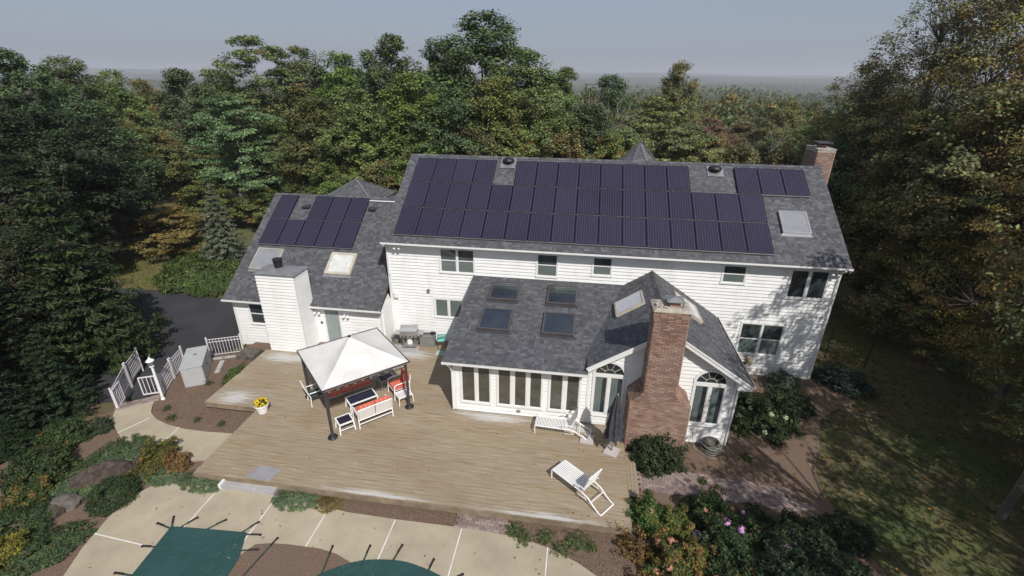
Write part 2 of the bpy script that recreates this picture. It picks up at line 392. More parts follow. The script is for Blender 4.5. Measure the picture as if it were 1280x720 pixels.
def smoothpoly(P, n=4):
    out = []; L = len(P)
    for i in range(L):
        p0, p1, p2, p3 = P[i-1], P[i], P[(i+1) % L], P[(i+2) % L]
        for k in range(n):
            t = k/n; out.append(tuple(.5*((2*p1[j])+(-p0[j]+p2[j])*t+(2*p0[j]-5*p1[j]+4*p2[j]-p3[j])*t*t+(-p0[j]+3*p1[j]-3*p2[j]+p3[j])*t**3) for j in (0, 1)))
    return out
sheet('mulch_bed', [(-13.5, -20), (-13.5, -12), (-11.8, -8.6), (-10.2, -7.6), (-9.62, -6.75), (-8.66, -5.62), (-9.4, -3.45), (-8.75, -2.35), (-7.6, -1.75), (-7.45, -.97), (-3.9, -.97), (-3.9, -4), (10.2, -5.2), (10.44, -5.2), (10.44, -9.5), (11.6, -13), (12.2, -20)], -1.0, -.37, 'mulch', 'brown bark mulch bed between deck, path and pool patio')
rb = [(10.45, -9.0), (10.45, -5.2), (12.4, -4.9), (14.2, -4.9), (14.3, .05), (19.3, .05), (20.3, -.3), (20.6, -1.2), (18.6, -2.6), (17.7, -4.4), (16.9, -6.2), (17.0, -8.2), (17.4, -10.5), (16.6, -13.5), (15.2, -17), (12.3, -17), (11.5, -12)]
rb = smoothpoly(rb, 4)
sheet('mulch_bed', rb, -1.0, -.43, 'mulch', 'shaded brown mulch bed round the gabled wing and front shrubs')
drive = smoothpoly([(-9.05, -5.1), (-9.55, -3.4), (-8.9, -2.2), (-8.3, -1.5), (-8.25, 3), (-8.25, 9), (-10, 9.6), (-11.6, 6.2), (-13.0, 4.0), (-15.5, 4.1), (-19.5, 4.2), (-25, 3.2), (-31, -1), (-29, -6), (-20, -6.5), (-14, -6.4), (-11.4, -6.2)], 4)
sheet('driveway', drive, -1.3, -.60, 'asphalt', 'dark asphalt driveway behind the white fence')
outer = [(-9.55, -6.78), (-9.35, -7.1), (-8.8, -7.62), (-7.76, -8.3), (-6.44, -8.74), (-5.16, -8.93), (-4.45, -8.8), (-3.72, -8.62)]
inner = [(-3.72, -7.36), (-4.1, -7.36), (-5.0, -7.42), (-6.0, -7.4), (-6.8, -7.28), (-7.44, -7.08), (-8.0, -6.75), (-8.28, -6.4), (-8.52, -5.95)]
path = outer+inner
sheet('garden_path', path, -.9, -.30, 'patio', 'curved concrete path from the gate to the deck')
for a, b in (((-8.24, -7.99), (-7.78, -7.08)), ((-6.1, -8.8), (-6.23, -7.36))):
    MB().bar((a[0], a[1], -.297), (b[0], b[1], -.297), .03, .012).build('joint_strip', 'joint', bpy.data.objects['garden_path'])
patio_poly = [(-4.7, -20), (-4.7, -13.1), (-5.0, -12.3), (-5.2, -11.3), (-5.22, -10.6), (-4.9, -10.0), (-4.4, -9.76), (-3.4, -9.74), (-2.7, -9.74), (0, -9.8), (1.84, -10.02), (3.5, -10.04), (5.0, -10.02), (6.0, -10.02), (6.86, -10.07), (7.5, -10.15), (8.17, -10.32), (8.9, -10.62), (9.5, -10.98), (10.1, -11.6), (10.6, -12.3), (11.0, -13.3), (11.3, -15), (11.3, -20)]
patio = bpy.data.objects.new('patio', None); COL.objects.link(patio); patio['kind'] = 'structure'; patio['label'] = 'pale aggregate concrete patio round the pool with white joints'
JX = [-2.68, -.63, 1.22, 3.41, 5.47, 8.05]
rest = patio_poly
for i, jx in enumerate(JX+[None]):
    piece = clipx(rest, jx-.012, True) if jx is not None else rest
    MB().prism(piece, -.9, -.30).build('patio_slab', 'patio', patio)
    if jx is not None: rest = clipx(rest, jx+.012, False)
for jx, y0 in zip(JX, (-9.8, -9.86, -10.0, -10.06, -10.06, -10.28)):
    MB().box(jx-.016, jx+.016, -20, y0, -.6, -.292).build('joint_strip', 'joint', patio)
MB().bar((-5.1, -11.86, -.299), (-3.05, -12.0, -.299), .03, .012).build('joint_strip', 'joint', patio)
isl = [(-.42, -16), (-.36, -12.5), (-.44, -11.85), (-.23, -11.47), (.2, -11.37), (.69, -11.33), (1.66, -11.32), (2.2, -11.4), (2.75, -11.6), (2.0, -12.05), (1.6, -12.6), (1.2, -16)]
sheet('mulch_bed', isl, -.4, -.285, 'mulch', 'brown bed on the pool patio between the two green covers')
def pavers(name, poly_fn, x0, x1, y0, y1, z, label, horiz=True, par=None, bl=.2, bw=.1, ang=0, org=(0, 0)):
    m = MB(); rnd = random.Random(3); row = 0; y = y0; ca, sa = math.cos(ang), math.sin(ang)
    while y < y1:
        x = x0 - (bl/2 if row % 2 else 0)
        while x < x1:
            cx, cy = x+bl/2, y+bw/2; X, Y = org[0]+cx*ca-cy*sa, org[1]+cx*sa+cy*ca
            if poly_fn(X, Y):
                dz = rnd.uniform(-.004, .004)
                m.obox((X, Y, z-.03+dz), (ca*(bl/2-.005), sa*(bl/2-.005), 0), (-sa*(bw/2-.005), ca*(bw/2-.005), 0), (0, 0, .03))
            x += bl
        y += bw; row += 1
    o = m.build(name, 'paver', par, label, kind='stuff'); return o
inb = lambda x0, x1, y0, y1: (lambda X, Y: x0 < X < x1 and y0 < Y < y1)
pv = pavers('brick_paving', inb(5.2, 6.82, -10.04, -9.5), 5.2, 6.82, -10.03, -9.5, -.30, 'small patch of purple brick pavers between deck and patio'); pv['category'] = 'brick paving'
def in_walk(X, Y):
    t = (X-10.9); c = -7.15 + .02*t - .012*t*t; return 10.82 < X < 15.9 + .3*math.sin(Y*9) and abs(Y-c) < .56-.02*t
pw = pavers('brick_walk', in_walk, 10.8, 18.6, -8.4, -6.4, -.385, 'purple brick walk leading away from the deck side step', bl=.21, bw=.105); pw['category'] = 'brick walk'
ps = pavers('brick_threshold', inb(-1e3, 1e3, -1e3, 1e3), 0, 1.35, -.30, .02, -.285, 'strip of red brick at the head of the curved path by the gate', ang=math.atan2(.82, 1.0), org=(-9.62, -6.62)); ps['category'] = 'brick edging'

# ------------------------------------------------------------------ the house
house = thing('house', 'large white clapboard house with grey shingle roofs and solar panels', 'house', (0, 0, 0))
SL = (8.28-5.12)/4.82; CA, SA = math.cos(math.atan(SL)), math.sin(math.atan(SL))
def in_iv(poly, v):
    xs = []
    for i in range(len(poly)):
        a, b = poly[i], poly[(i+1) % len(poly)]
        if (a[1] <= v) != (b[1] <= v): xs.append(a[0]+(v-a[1])/(b[1]-a[1])*(b[0]-a[0]))
    return (min(xs), max(xs)) if len(xs) >= 2 else None
def roof(O, u, v, poly, label=None, thick=.10, expo=.128, seed=1, parent=None, tabs=True, top=.0):
    O, u, v = Vector(O), Vector(u).normalized(), Vector(v).normalized(); n = u.cross(v)
    if n.z < 0: n = -n
    P = [O+u*a+v*b for a, b in poly]
    deck = MB().slab([p - n*.012 for p in P], n, thick).build('roof', 'underlay', parent or house, label)
    if not tabs: return deck
    m = MB(); rnd = random.Random(seed); vmax = max(b for a, b in poly); vmin = min(b for a, b in poly); k = 0; w = vmin
    while w < vmax-.02:
        w1 = min(w+expo, vmax); iv = in_iv(poly, (w+w1)/2)
        if iv:
            a = iv[0]; 
            while a < iv[1]-.01:
                L = rnd.choice((.08, .11, .14, .18, .24)); b = min(a+L, iv[1])
                if iv[1]-b < .05: b = iv[1]
                t = rnd.choice((.007, .007, .013)) ; t0 = t + .001*rnd.random(); g = .0015
                q = [O+u*(a+g)+v*(w-.012)+n*t0, O+u*(b-g)+v*(w-.012)+n*t0, O+u*(b-g)+v*w1+n*.0015, O+u*(a+g)+v*w1+n*.0015]
                e = [p-n*(t0+.006) for p in q[:2]]
                o = len(m.v); m.v += [tuple(p) for p in q+e]; m.f += [(o, o+1, o+2, o+3), (o+4, o+5, o+1, o), (o+4, o, o+3), (o+1, o+5, o+2)]
                a = b
        w += expo; k += 1
    s = m.build('shingles', 'shingle', deck, kind='stuff'); return deck
def ridge_cap(p0, p1, n1, n2, parent, step=.19):
    """overlapping cap shingles folded over a ridge or hip; n1, n2 = directions down the two slopes"""
    p0, p1 = Vector(p0), Vector(p1); d = (p1-p0); L = d.length; d.normalize(); m = MB(); k = 0; a = 0
    n1, n2 = Vector(n1).normalized(), Vector(n2).normalized()
    while a < L:
        b = min(a+step+.04, L); z0, z1 = .030, .020
        for nn in (n1, n2):
            A, B = p0+d*a+Vector((0, 0, z0)), p0+d*b+Vector((0, 0, z1)); m.add([A, B, B+nn*.15-Vector((0, 0, .004)), A+nn*.15-Vector((0, 0, .004))], [(0, 1, 2, 3)])
        a += step
    return m.build('ridge_cap', 'shingle', parent, kind='stuff')

def siding(P0, u, nrm, z0, z1, lo, hi, openings=(), e=.155, name='siding', parent=None, mat='siding', label=None):
    """real clapboards: lo/hi are functions of z giving the wall's extent along u; openings = (a, b, za, zb)"""
    P0, u, nrm = Vector(P0), Vector(u), Vector(nrm); m = MB()
    k = 0; z = z0
    while z < z1-1e-4:
        zt = min(z+e, z1); cuts = sorted({z, zt} | {q for o in openings for q in (o[2], o[3]) if z+.004 < q < zt-.004})
        for c0, c1 in zip(cuts, cuts[1:]):
            zm = (c0+c1)/2; f0 = (c0-z)/e; f1 = (c1-z)/e; d0 = .036-.032*f0; d1 = .036-.032*f1
            segs = [(lo(zm), hi(zm))]
            for o in openings:
                if o[2] < zm < o[3]:
                    ns = []
                    for a, b in segs:
                        if o[1] <= a or o[0] >= b: ns.append((a, b)); continue
                        if o[0] > a: ns.append((a, o[0]))
                        if o[1] < b: ns.append((o[1], b))
                    segs = ns
            for a, b in segs:
                if b-a < .01: continue
                la, lb = (lo(c0), lo(c1)) if abs(a-lo(zm)) < 1e-6 else (a, a); ha, hb = (hi(c0), hi(c1)) if abs(b-hi(zm)) < 1e-6 else (b, b)
                pt = lambda s, zz, d: P0 + u*s + nrm*d + Vector((0, 0, zz-P0.z))
                q = [pt(la, c0, d0), pt(ha, c0, d0), pt(hb, c1, d1), pt(lb, c1, d1)]; o_ = len(m.v); m.v += [tuple(p) for p in q]; m.f.append((o_, o_+1, o_+2, o_+3))
                if abs(c0-z) < 1e-6:
                    q = [pt(la, c0, d0), pt(ha, c0, d0), pt(ha, c0, .002), pt(la, c0, .002)]; o_ = len(m.v); m.v += [tuple(p) for p in q]; m.f.append((o_, o_+1, o_+2, o_+3))
        z = zt
    return m.build(name, mat, parent or house, label, kind='stuff')
K = lambda c: (lambda z: c)
# structural cores just behind the clapboards
core = MB()
core.prism([(-.45, .12), (19.04, .12), (19.04, 9.0), (-.45, 9.0)], -.6, 4.98)
for x0, x1 in ((-.44, -.30), (18.9, 19.03)): core.add([(x0, .12, 4.98), (x0, 9.0, 4.98), (x0, 4.55, 8.12), (x1, .12, 4.98), (x1, 9.0, 4.98), (x1, 4.55, 8.12)], [(0, 1, 2), (3, 5, 4), (0, 2, 5, 3), (1, 4, 5, 2)])
core.build('wall', 'trim', house, 'white walls of the long two-storey block')
core = MB(); core.box(-8.2, -.46, -.93, 9.7, -.9, 2.1)
core.add([(-8.19, -.93, 2.0), (-8.19, 9.7, 2.0), (-8.19, 4.37, 5.72), (-8.05, -.93, 2.0), (-8.05, 9.7, 2.0), (-8.05, 4.37, 5.72)], [(0, 1, 2), (3, 5, 4), (0, 2, 5, 3), (1, 4, 5, 2)])
core.build('wall', 'trim', house, 'white walls of the low garage wing')
core = MB(); core.box(3.99, 8.98, -4.98, .11, -.7, 2.28); core.box(8.981, 14.08, -4.98, .11, -.7, 2.2); core.add([(3.99, -4.98, 2.28), (3.99, .11, 2.28), (3.99, .11, 3.45), (4.1, -4.98, 2.28), (4.1, .11, 2.28), (4.1, .11, 3.45)], [(0, 1, 2), (3, 5, 4), (0, 2, 5, 3)])
core.add([(8.99, -4.98, 2.2), (14.08, -4.98, 2.2), (14.08, -4.98, 2.62), (11.58, -4.98, 4.24), (8.99, -4.98, 2.56)] + [(8.99, -4.8, 2.2), (14.08, -4.8, 2.2), (14.08, -4.8, 2.62), (11.58, -4.8, 4.24), (8.99, -4.8, 2.56)], [(0, 1, 2, 3, 4), (9, 8, 7, 6, 5), (2, 7, 8, 3), (3, 8, 9, 4), (4, 9, 5, 0)])
core.build('wall', 'trim', house, 'white walls of the sunroom and gabled wing')

# roofs
mainf = roof((-.52, -.29, 5.107), (1, 0, 0), (0, CA, SA), [(0, 0), (19.74, 0), (19.74, 5.779), (0, 5.779)], 'long main roof slope carrying most of the solar panels', seed=2)
mainb = roof((-.52, 9.39, 5.107), (1, 0, 0), (0, -CA, SA), [(0, 0), (19.74, 0), (19.74, 5.779), (0, 5.779)], seed=3, tabs=False)
ridge_cap((-.52, 4.55, 8.283), (19.22, 4.55, 8.283), (0, -CA, -SA), (0, CA, -SA), mainf)
WS = 3.88/5.62; WC, WSN = math.cos(math.atan(WS)), math.sin(math.atan(WS)); WL = 5.62/WC
wingf = roof((-8.48, -1.25, 2.08), (1, 0, 0), (0, WC, WSN), [(0, 0), (8.0, 0), (8.0, WL), (0, WL)], 'roof of the low wing with nine solar panels', seed=4)
wingb = roof((-8.48, 9.99, 2.08), (1, 0, 0), (0, -WC, WSN), [(0, 0), (8.0, 0), (8.0, WL), (0, WL)], seed=5, tabs=False)
ridge_cap((-8.48, 4.37, 5.963), (-.5, 4.37, 5.963), (0, -WC, -WSN), (0, WC, -WSN), wingf)
SS = .2202; SC_, SS_ = math.cos(math.atan(SS)), math.sin(math.atan(SS))
sv = lambda y: (y+5.37)/SC_
sunr = roof((3.65, -5.37, 2.400), (1, 0, 0), (0, SC_, SS_), [(0, 0), (5.33, 0), (5.33, sv(-4.34)), (6.79, sv(.08)), (0, sv(.08))], 'low sunroom roof with four dark skylights', seed=6)
GL = (11.58-8.95)/CA
gabl = roof((8.95, -5.3, 2.626), (0, 1, 0), (CA, 0, SA), [(0, 0), (.96, 0), (5.38, 1.78), (5.38, GL), (0, GL)], 'left slope of the gabled wing', seed=7)
gabr = roof((14.52, -5.3, 2.423), (0, 1, 0), (-CA, 0, SA), [(0, 0), (5.38, 0), (5.38, 2.94/CA), (0, 2.94/CA)], 'right slope of the gabled wing', seed=8)
ridge_cap((11.58, -5.3, 4.35), (11.58, .08, 4.35), (-CA, 0, -SA), (CA, 0, -SA), gabl)
# hipped roof behind the wing ridge, small saddle and the turret behind the main ridge
def hip(apex, half, drop, seed, label, n=4, rot=math.pi/4):
    ax = Vector(apex); pts = [ax + Vector((half*math.cos(rot+2*math.pi*k/n), half*math.sin(rot+2*math.pi*k/n), -drop)) for k in range(n)]; root = None
    for k in range(n):
        a, b = pts[k], pts[(k+1) % n]; u = (b-a); L = u.length; u.normalize(); mid = (a+b)/2; v = (ax-mid); H = v.length
        r = roof(a, u, v, [(0, 0), (L, 0), (L/2, H)], label, seed=seed+k, thick=.03); 
    m = MB()
    for p in pts: m.bar(ax+Vector((0, 0, .01)), p+Vector((0, 0, .01)), .16, .05)
    m.build('hip_cap', 'shingle', house)
    MB().prism([(p.x*.93+ax.x*.07, p.y*.93+ax.y*.07) for p in pts], -.6, ax.z-drop-.05).build('wall', 'trim', house)
hip((-5.2, 7.5, 6.25), 2.5, 2.5*.707*.6, 40, 'small hipped roof rising behind the wing ridge')
hip((11.25, 7.3, 8.84), 2.5, 2.4, 50, 'pointed turret roof just behind the main ridge', n=8, rot=math.pi/8)
roof((-2.7, 4.35, 5.97), (1, .0, 0), (0, .94, .34), [(.75, 0), (2.2, 0), (2.2, 1.3)], 'small saddle roof between wing and main roof', seed=60, thick=.05)

# trim: fascia, soffit, rake boards, corner boards, foundation
def trim(name, *bars, mat='trim', label=None, parent=None):
    m = MB()
    for b in bars: m.bar(*b)
    return m.build(name, mat, parent or house, label)
trim('soffit', ((-.5, -.09, 5.0), (19.18, -.09, 5.0), .36, .02))
trim('fascia', ((-.5, -.285, 5.035), (19.2, -.285, 5.035), .02, .10))
trim('rake_board', ((19.20, -.29, 4.93), (19.20, 4.55, 8.09), .02, .13), ((19.225, 9.39, 5.03), (19.225, 4.55, 8.20), .02, .16))
trim('rake_board', ((-.50, -.29, 4.93), (-.50, 4.55, 8.09), .02, .12))
trim('fascia', ((-8.48, -1.245, 2.0), (-.47, -1.245, 2.0), .02, .09)); trim('soffit', ((-8.46, -1.08, 1.94), (-.48, -1.08, 1.94), .30, .02))
trim('rake_board', ((-8.46, -1.25, 1.90), (-8.46, 4.37, 5.78), .02, .12))
trim('fascia', ((3.67, -5.355, 2.325), (8.97, -5.355, 2.325), .02, .08)); trim('soffit', ((3.67, -5.18, 2.295), (8.97, -5.18, 2.295), .34, .02))
trim('rake_board', ((3.67, -5.36, 2.25), (3.67, .08, 3.45), .02, .12))
# gable front: rakes, cheek, boxed eave return on the right
RX = lambda x: 4.35-SL*abs(x-11.58)
trim('rake_board', ((8.95, -5.31, RX(8.95)-.10), (11.58, -5.31, 4.24), .03, .17), ((14.53, -5.31, RX(14.53)-.10), (11.58, -5.31, 4.24), .03, .17))
trim('rake_soffit', ((9.0, -5.15, RX(9.0)-.16), (11.58, -5.15, 4.19), .30, .02, (0, 0, 1)), ((14.45, -5.15, RX(14.45)-.16), (11.58, -5.15, 4.19), .30, .02, (0, 0, 1)))
trim('rake_fillet', ((14.5, -5.335, RX(14.5)-.03), (11.6, -5.335, 4.31), .02, .05), ((8.96, -5.335, RX(8.96)-.03), (11.56, -5.335, 4.31), .02, .05))
m = MB(); m.add([(14.06, -5.29, 2.22), (14.52, -5.29, 2.22), (14.52, -5.29, 2.33), (14.06, -5.29, 2.60), (14.06, -4.99, 2.22), (14.52, -4.99, 2.22), (14.52, -4.99, 2.33), (14.06, -4.99, 2.60)],
    [(0, 1, 2, 3), (7, 6, 5, 4), (0, 4, 5, 1), (3, 2, 6, 7), (0, 3, 7, 4)]); m.build('eave_return', 'trim', house)
trim('fascia', ((14.53, -5.3, 2.34), (14.53, .08, 2.34), .02, .14)); trim('soffit', ((14.31, -4.98, 2.25), (14.31, .08, 2.25), .42, .02))
m = MB().add([(8.952, -5.29, 2.62), (8.952, -5.0, 2.62), (8.952, -5.0, 2.3), (8.952, -5.29, 2.3)], [(0, 1, 2, 3)]); m.add([(8.975, -5.0, 2.63), (8.975, -4.34, 2.63), (8.975, -5.0, 2.45)], [(0, 1, 2)]); m.build('cheek', 'trim', house)
# corner boards
def cboard(x, y, z0, z1, w=.1, t=.034, sx=1):
    MB().box(min(x, x-sx*w), max(x, x-sx*w), y-t, y+.02, z0, z1).box(min(x, x+sx*t), max(x, x+sx*t), y-t, y+w, z0, z1).build('corner_board', 'trim', house)
cboard(19.06, .10, -.45, 4.98); cboard(-.45, .10, 0, 4.98, sx=-1); cboard(-8.2, -.95, -.6, 1.95, sx=-1)
cboard(14.10, -5.0, -.4, 2.24); cboard(3.97, -5.0, .02, 2.28, sx=-1)
MB().box(9.0, 9.09, -5.036, -4.99, .02, 2.6).build('corner_board', 'trim', house)
MB().box(14.12, 19.08, .06, .14, -.8, -.42).build('foundation', 'concrete_cap', house); MB().box(19.03, 19.10, .06, 9, -.8, -.42).build('foundation', 'concrete_cap', house)
MB().box(12.3, 14.12, -5.01, -4.9, -.8, -.4).box(14.05, 14.125, -5.0, .06, -.8, -.4).build('foundation', 'concrete_cap', house)
MB().box(-8.22, -5.8, -.97, -.9, -1.2, -.62).build('foundation', 'concrete_cap', house)

# gutters (open troughs) and downspouts
def gutter(p0, p1, out, parent=house, name='gutter', mat='trim'):
    p0, p1, out = Vector(p0), Vector(p1), Vector(out); m = MB()
    m.bar(p0+out*.085+Vector((0, 0, .015)), p1+out*.085+Vector((0, 0, .015)), .010, .065); m.bar(p0+out*.045-Vector((0, 0, .02)), p1+out*.045-Vector((0, 0, .02)), .09, .010); m.bar(p0+out*.006, p1+out*.006, .010, .06)
    for p in (p0, p1): m.obox(p+out*.045+Vector((0, 0, .01)), (.005 if abs(out.y) > .5 else .045, 0, 0), (0, .045 if abs(out.y) > .5 else .005, 0), (0, 0, .03))
    m.build(name, mat, parent)
    g = MB(); g.bar(p0+out*.045, p1+out*.045, .072, .014); g.build('leaf_debris', 'soil', bpy.data.objects[m_last(name)])
def m_last(name): return sorted([o.name for o in bpy.data.objects if o.name.split('.')[0] == name])[-1]
gutter((-.52, -.30, 5.06), (19.22, -.30, 5.06), (0, -1, 0)); gutter((-8.48, -1.262, 2.03), (-.48, -1.262, 2.03), (0, -1, 0))
gutter((3.65, -5.372, 2.345), (8.93, -5.372, 2.345), (0, -1, 0)); gutter((14.542, -5.3, 2.37), (14.542, .05, 2.37), (1, 0, 0))
def downspout(pts): MB().tube(pts, .04, 6).build('downspout', 'trim', house)
downspout([(3.86, -5.42, 2.31), (3.90, -5.2, 2.06), (3.93, -5.09, 1.8), (3.93, -5.09, .06)])
downspout([(-.40, -.36, 5.0), (-.40, -.1, 4.86), (-.40, .04, 4.75), (-.40, .04, 3.4)])
downspout([(14.25, -5.08, 2.2), (14.18, -5.06, 2.0), (14.16, -5.05, -.35)])
downspout([(-.56, -1.2, 1.95), (-.56, -1.02, 1.8), (-.56, -.98, .05)])
downspout([(18.98, -.36, 5.0), (19.0, -.08, 4.8), (19.0, .05, 4.7), (19.0, .05, -.35)])

# clapboards, with the openings for windows and doors
W_MAIN = [('dh', 2.08, 3.72, 3.64, 4.87, 2), ('dh', 6.55, 7.50, 3.74, 4.87, 1), ('dh', 9.01, 9.87, 3.95, 4.87, 1), ('dh', 14.46, 15.43, 3.98, 4.85, 1), ('case', 17.15, 18.68, 3.48, 4.84, 2), ('dh', 15.68, 17.48, .60, 2.2, 2), ('case', 1.70, 3.10, 1.28, 2.32, 2)]
siding((0, .10, -.42), (1, 0, 0), (0, -1, 0), -.42, 4.95, K(-.36), K(18.97), [(w[1], w[2], w[3], w[4]) for w in W_MAIN])
siding((19.05, 0, -.42), (0, 1, 0), (1, 0, 0), -.42, 8.05, lambda z: max(.1, 4.55-(8.1-z)/SL), lambda z: min(9.0, 4.55+(8.1-z)/SL), name='siding')
siding((-.45, 0, 2.0), (0, 1, 0), (-1, 0, 0), 2.0, 8.05, lambda z: max(.1, 4.55-(8.1-z)/SL), lambda z: min(9.0, 4.55+(8.1-z)/SL))
siding((0, -.95, -.62), (1, 0, 0), (0, -1, 0), -.62, 1.93, K(-8.11), K(-5.8), [(-7.42, -6.3, .68, 1.84)])
siding((0, -.95, 0), (1, 0, 0), (0, -1, 0), .0, 1.93, K(-3.95), K(-.47), [(-3.47, -2.67, 0, 1.80)])
siding((-8.2, 0, -.6), (0, 1, 0), (-1, 0, 0), -.6, 5.6, lambda z: max(-.95, 4.37-(5.7-z)/WS), lambda z: min(9.6, 4.37+(5.7-z)/WS))
SUNP = [(4.29, 4.79), (4.92, 5.37), (5.70, 6.16), (6.32, 6.75), (6.90, 7.33), (7.66, 8.11), (8.27, 8.72)]
ARCH = [(9.76, .50), (13.25, .50)]
ops = [(4.22, 5.44, .38, 2.02), (5.63, 7.40, .38, 2.02), (7.59, 8.80, .38, 2.02), (10.50, 12.40, -1, 1.7), (10.9, 11.9, 1.7, 5)]
for cx, r in ARCH:
    ops.append((cx-.58, cx+.58, .42, 2.26))
    for k in range(8): z0 = 2.26+.54*k/8; z1 = 2.26+.54*(k+1)/8; hw = .58*math.sqrt(max(0, 1-((z0+z1)/2-2.26)**2/.54**2)); ops.append((cx-hw, cx+hw, z0, z1))
siding((0, -5.0, .02), (1, 0, 0), (0, -1, 0), .02, 2.29, K(4.06), K(9.0), [o if o[3] != 2.02 else (o[0], o[1], o[2], 2.10) for o in ops])
siding((0, -5.0, -.4), (1, 0, 0), (0, -1, 0), -.4, 4.12, lambda z: max(9.09, 11.58-(4.2-z)/SL), lambda z: min(14.0, 11.58+(4.2-z)/SL), ops)
siding((14.1, 0, -.4), (0, 1, 0), (1, 0, 0), -.4, 2.24, K(-4.9), K(.1)); siding((3.97, 0, 0), (0, 1, 0), (-1, 0, 0), 0, 3.4, lambda z: max(-4.9, -5.3+(z-2.3)/SS) if z > 2.3 else -4.9, K(.1))

# windows
def window(kind, x0, x1, z0, z1, units, y, glass='glass', lower='screen', label=None):
    t = .04; m = MB(); yo = y-.05
    m.box(x0-.02, x1+.02, yo, y+.01, z1-.055, z1+.01).box(x0-.03, x1+.03, yo-.015, y+.01, z0-.02, z0+.045)
    m.box(x0-.02, x0+t, yo+.002, y+.01, z0+.045, z1-.055).box(x1-t, x1+.02, yo+.002, y+.01, z0+.045, z1-.055)
    us = []; wu = (x1-x0-2*t-(units-1)*.07)/units; a = x0+t
    for i in range(units):
        us.append((a, a+wu))
        if i < units-1: m.box(a+wu, a+wu+.07, yo+.004, y+.01, z0+.045, z1-.055)
        a += wu+.07
    fr = m.build('window', 'trim', house, label)
    for a, b in us:
        zb, zt = z0+.045, z1-.055
        if kind == 'dh':
            zm = (zb+zt)/2+.02
            MB().box(a, b, y-.016, y+.008, zm, zt).build('pane', glass, fr); MB().box(a, b, y-.006, y+.008, zb, zm).build('pane', lower, fr)
            MB().box(a, b, y-.036, y+.0, zm-.022, zm+.022).build('meeting_rail', 'trim', fr)
            s = MB(); s.box(a, a+.03, y-.034, y, zb, zm-.022).box(b-.03, b, y-.034, y, zb, zm-.022).box(a+.03, b-.03, y-.034, y, zb, zb+.04).box(a, a+.022, y-.026, y, zm+.022, zt).box(b-.022, b, y-.026, y, zm+.022, zt).box(a+.022, b-.022, y-.026, y, zt-.03, zt); s.build('sash', 'trim', fr)
        else:
            MB().box(a, b, y-.008, y+.008, zb, zt).build('pane', glass, fr)
            s = MB(); s.box(a, a+.035, y-.03, y, zb, zt).box(b-.035, b, y-.03, y, zb, zt).box(a+.035, b-.035, y-.03, y, zb, zb+.045).box(a+.035, b-.035, y-.03, y, zt-.04, zt); s.build('sash', 'trim', fr)
    return fr
WL_ = ['double upstairs window nearest the left end of the main wall', 'single upstairs window left of centre, above the skylights', 'small upstairs window above the valley of the gable', 'small upstairs window right of the gable peak', 'pair of tall upstairs casements near the right corner', 'double downstairs window near the right corner', 'ground-floor casement pair half behind the sunroom roof']
for w, lb in zip(W_MAIN, WL_): window(w[0], w[1], w[2], w[3], w[4], w[5], .10, glass='screen' if w[0] == 'case' and w[1] < 5 else ('glass_dark' if w[0] == 'case' else 'glass'), label=lb)
window('dh', -7.42, -6.3, .68, 1.84, 1, -.95, 'glass_dark', 'glass', 'wing window left of the white chimney')
def multi(x0, x1, z0, z1, panes, y, label):
    m = MB(); m.box(x0, x1, y-.05, y+.01, z1-.03, z1+.0).box(x0, x1, y-.06, y+.01, z0-.01, z0+.075); xs = [x0] + [q for p in panes for q in p] + [x1]
    for a, b in zip(xs[::2], xs[1::2]): m.box(a, b, y-.047, y+.01, z0+.075, z1-.03)
    fr = m.build('window', 'trim', house, label)
    for a, b in panes:
        MB().box(a, b, y-.01, y+.008, z0+.075, z1-.03).build('pane', 'blinds', fr)
        s = MB(); s.box(a, a+.018, y-.03, y-.01, z0+.075, z1-.03).box(b-.018, b, y-.03, y-.01, z0+.075, z1-.03).box(a+.018, b-.018, y-.03, y-.01, z0+.075, z0+.10).box(a+.018, b-.018, y-.03, y-.01, z1-.05, z1-.03); s.build('sash', 'trim', fr)
multi(4.22, 5.44, .38, 2.07, SUNP[0:2], -5.0, 'left pair of tall sunroom panes'); multi(5.63, 7.40, .38, 2.07, SUNP[2:5], -5.0, 'middle three tall sunroom panes'); multi(7.59, 8.80, .38, 2.07, SUNP[5:7], -5.0, 'right pair of tall sunroom panes beside the arched window')
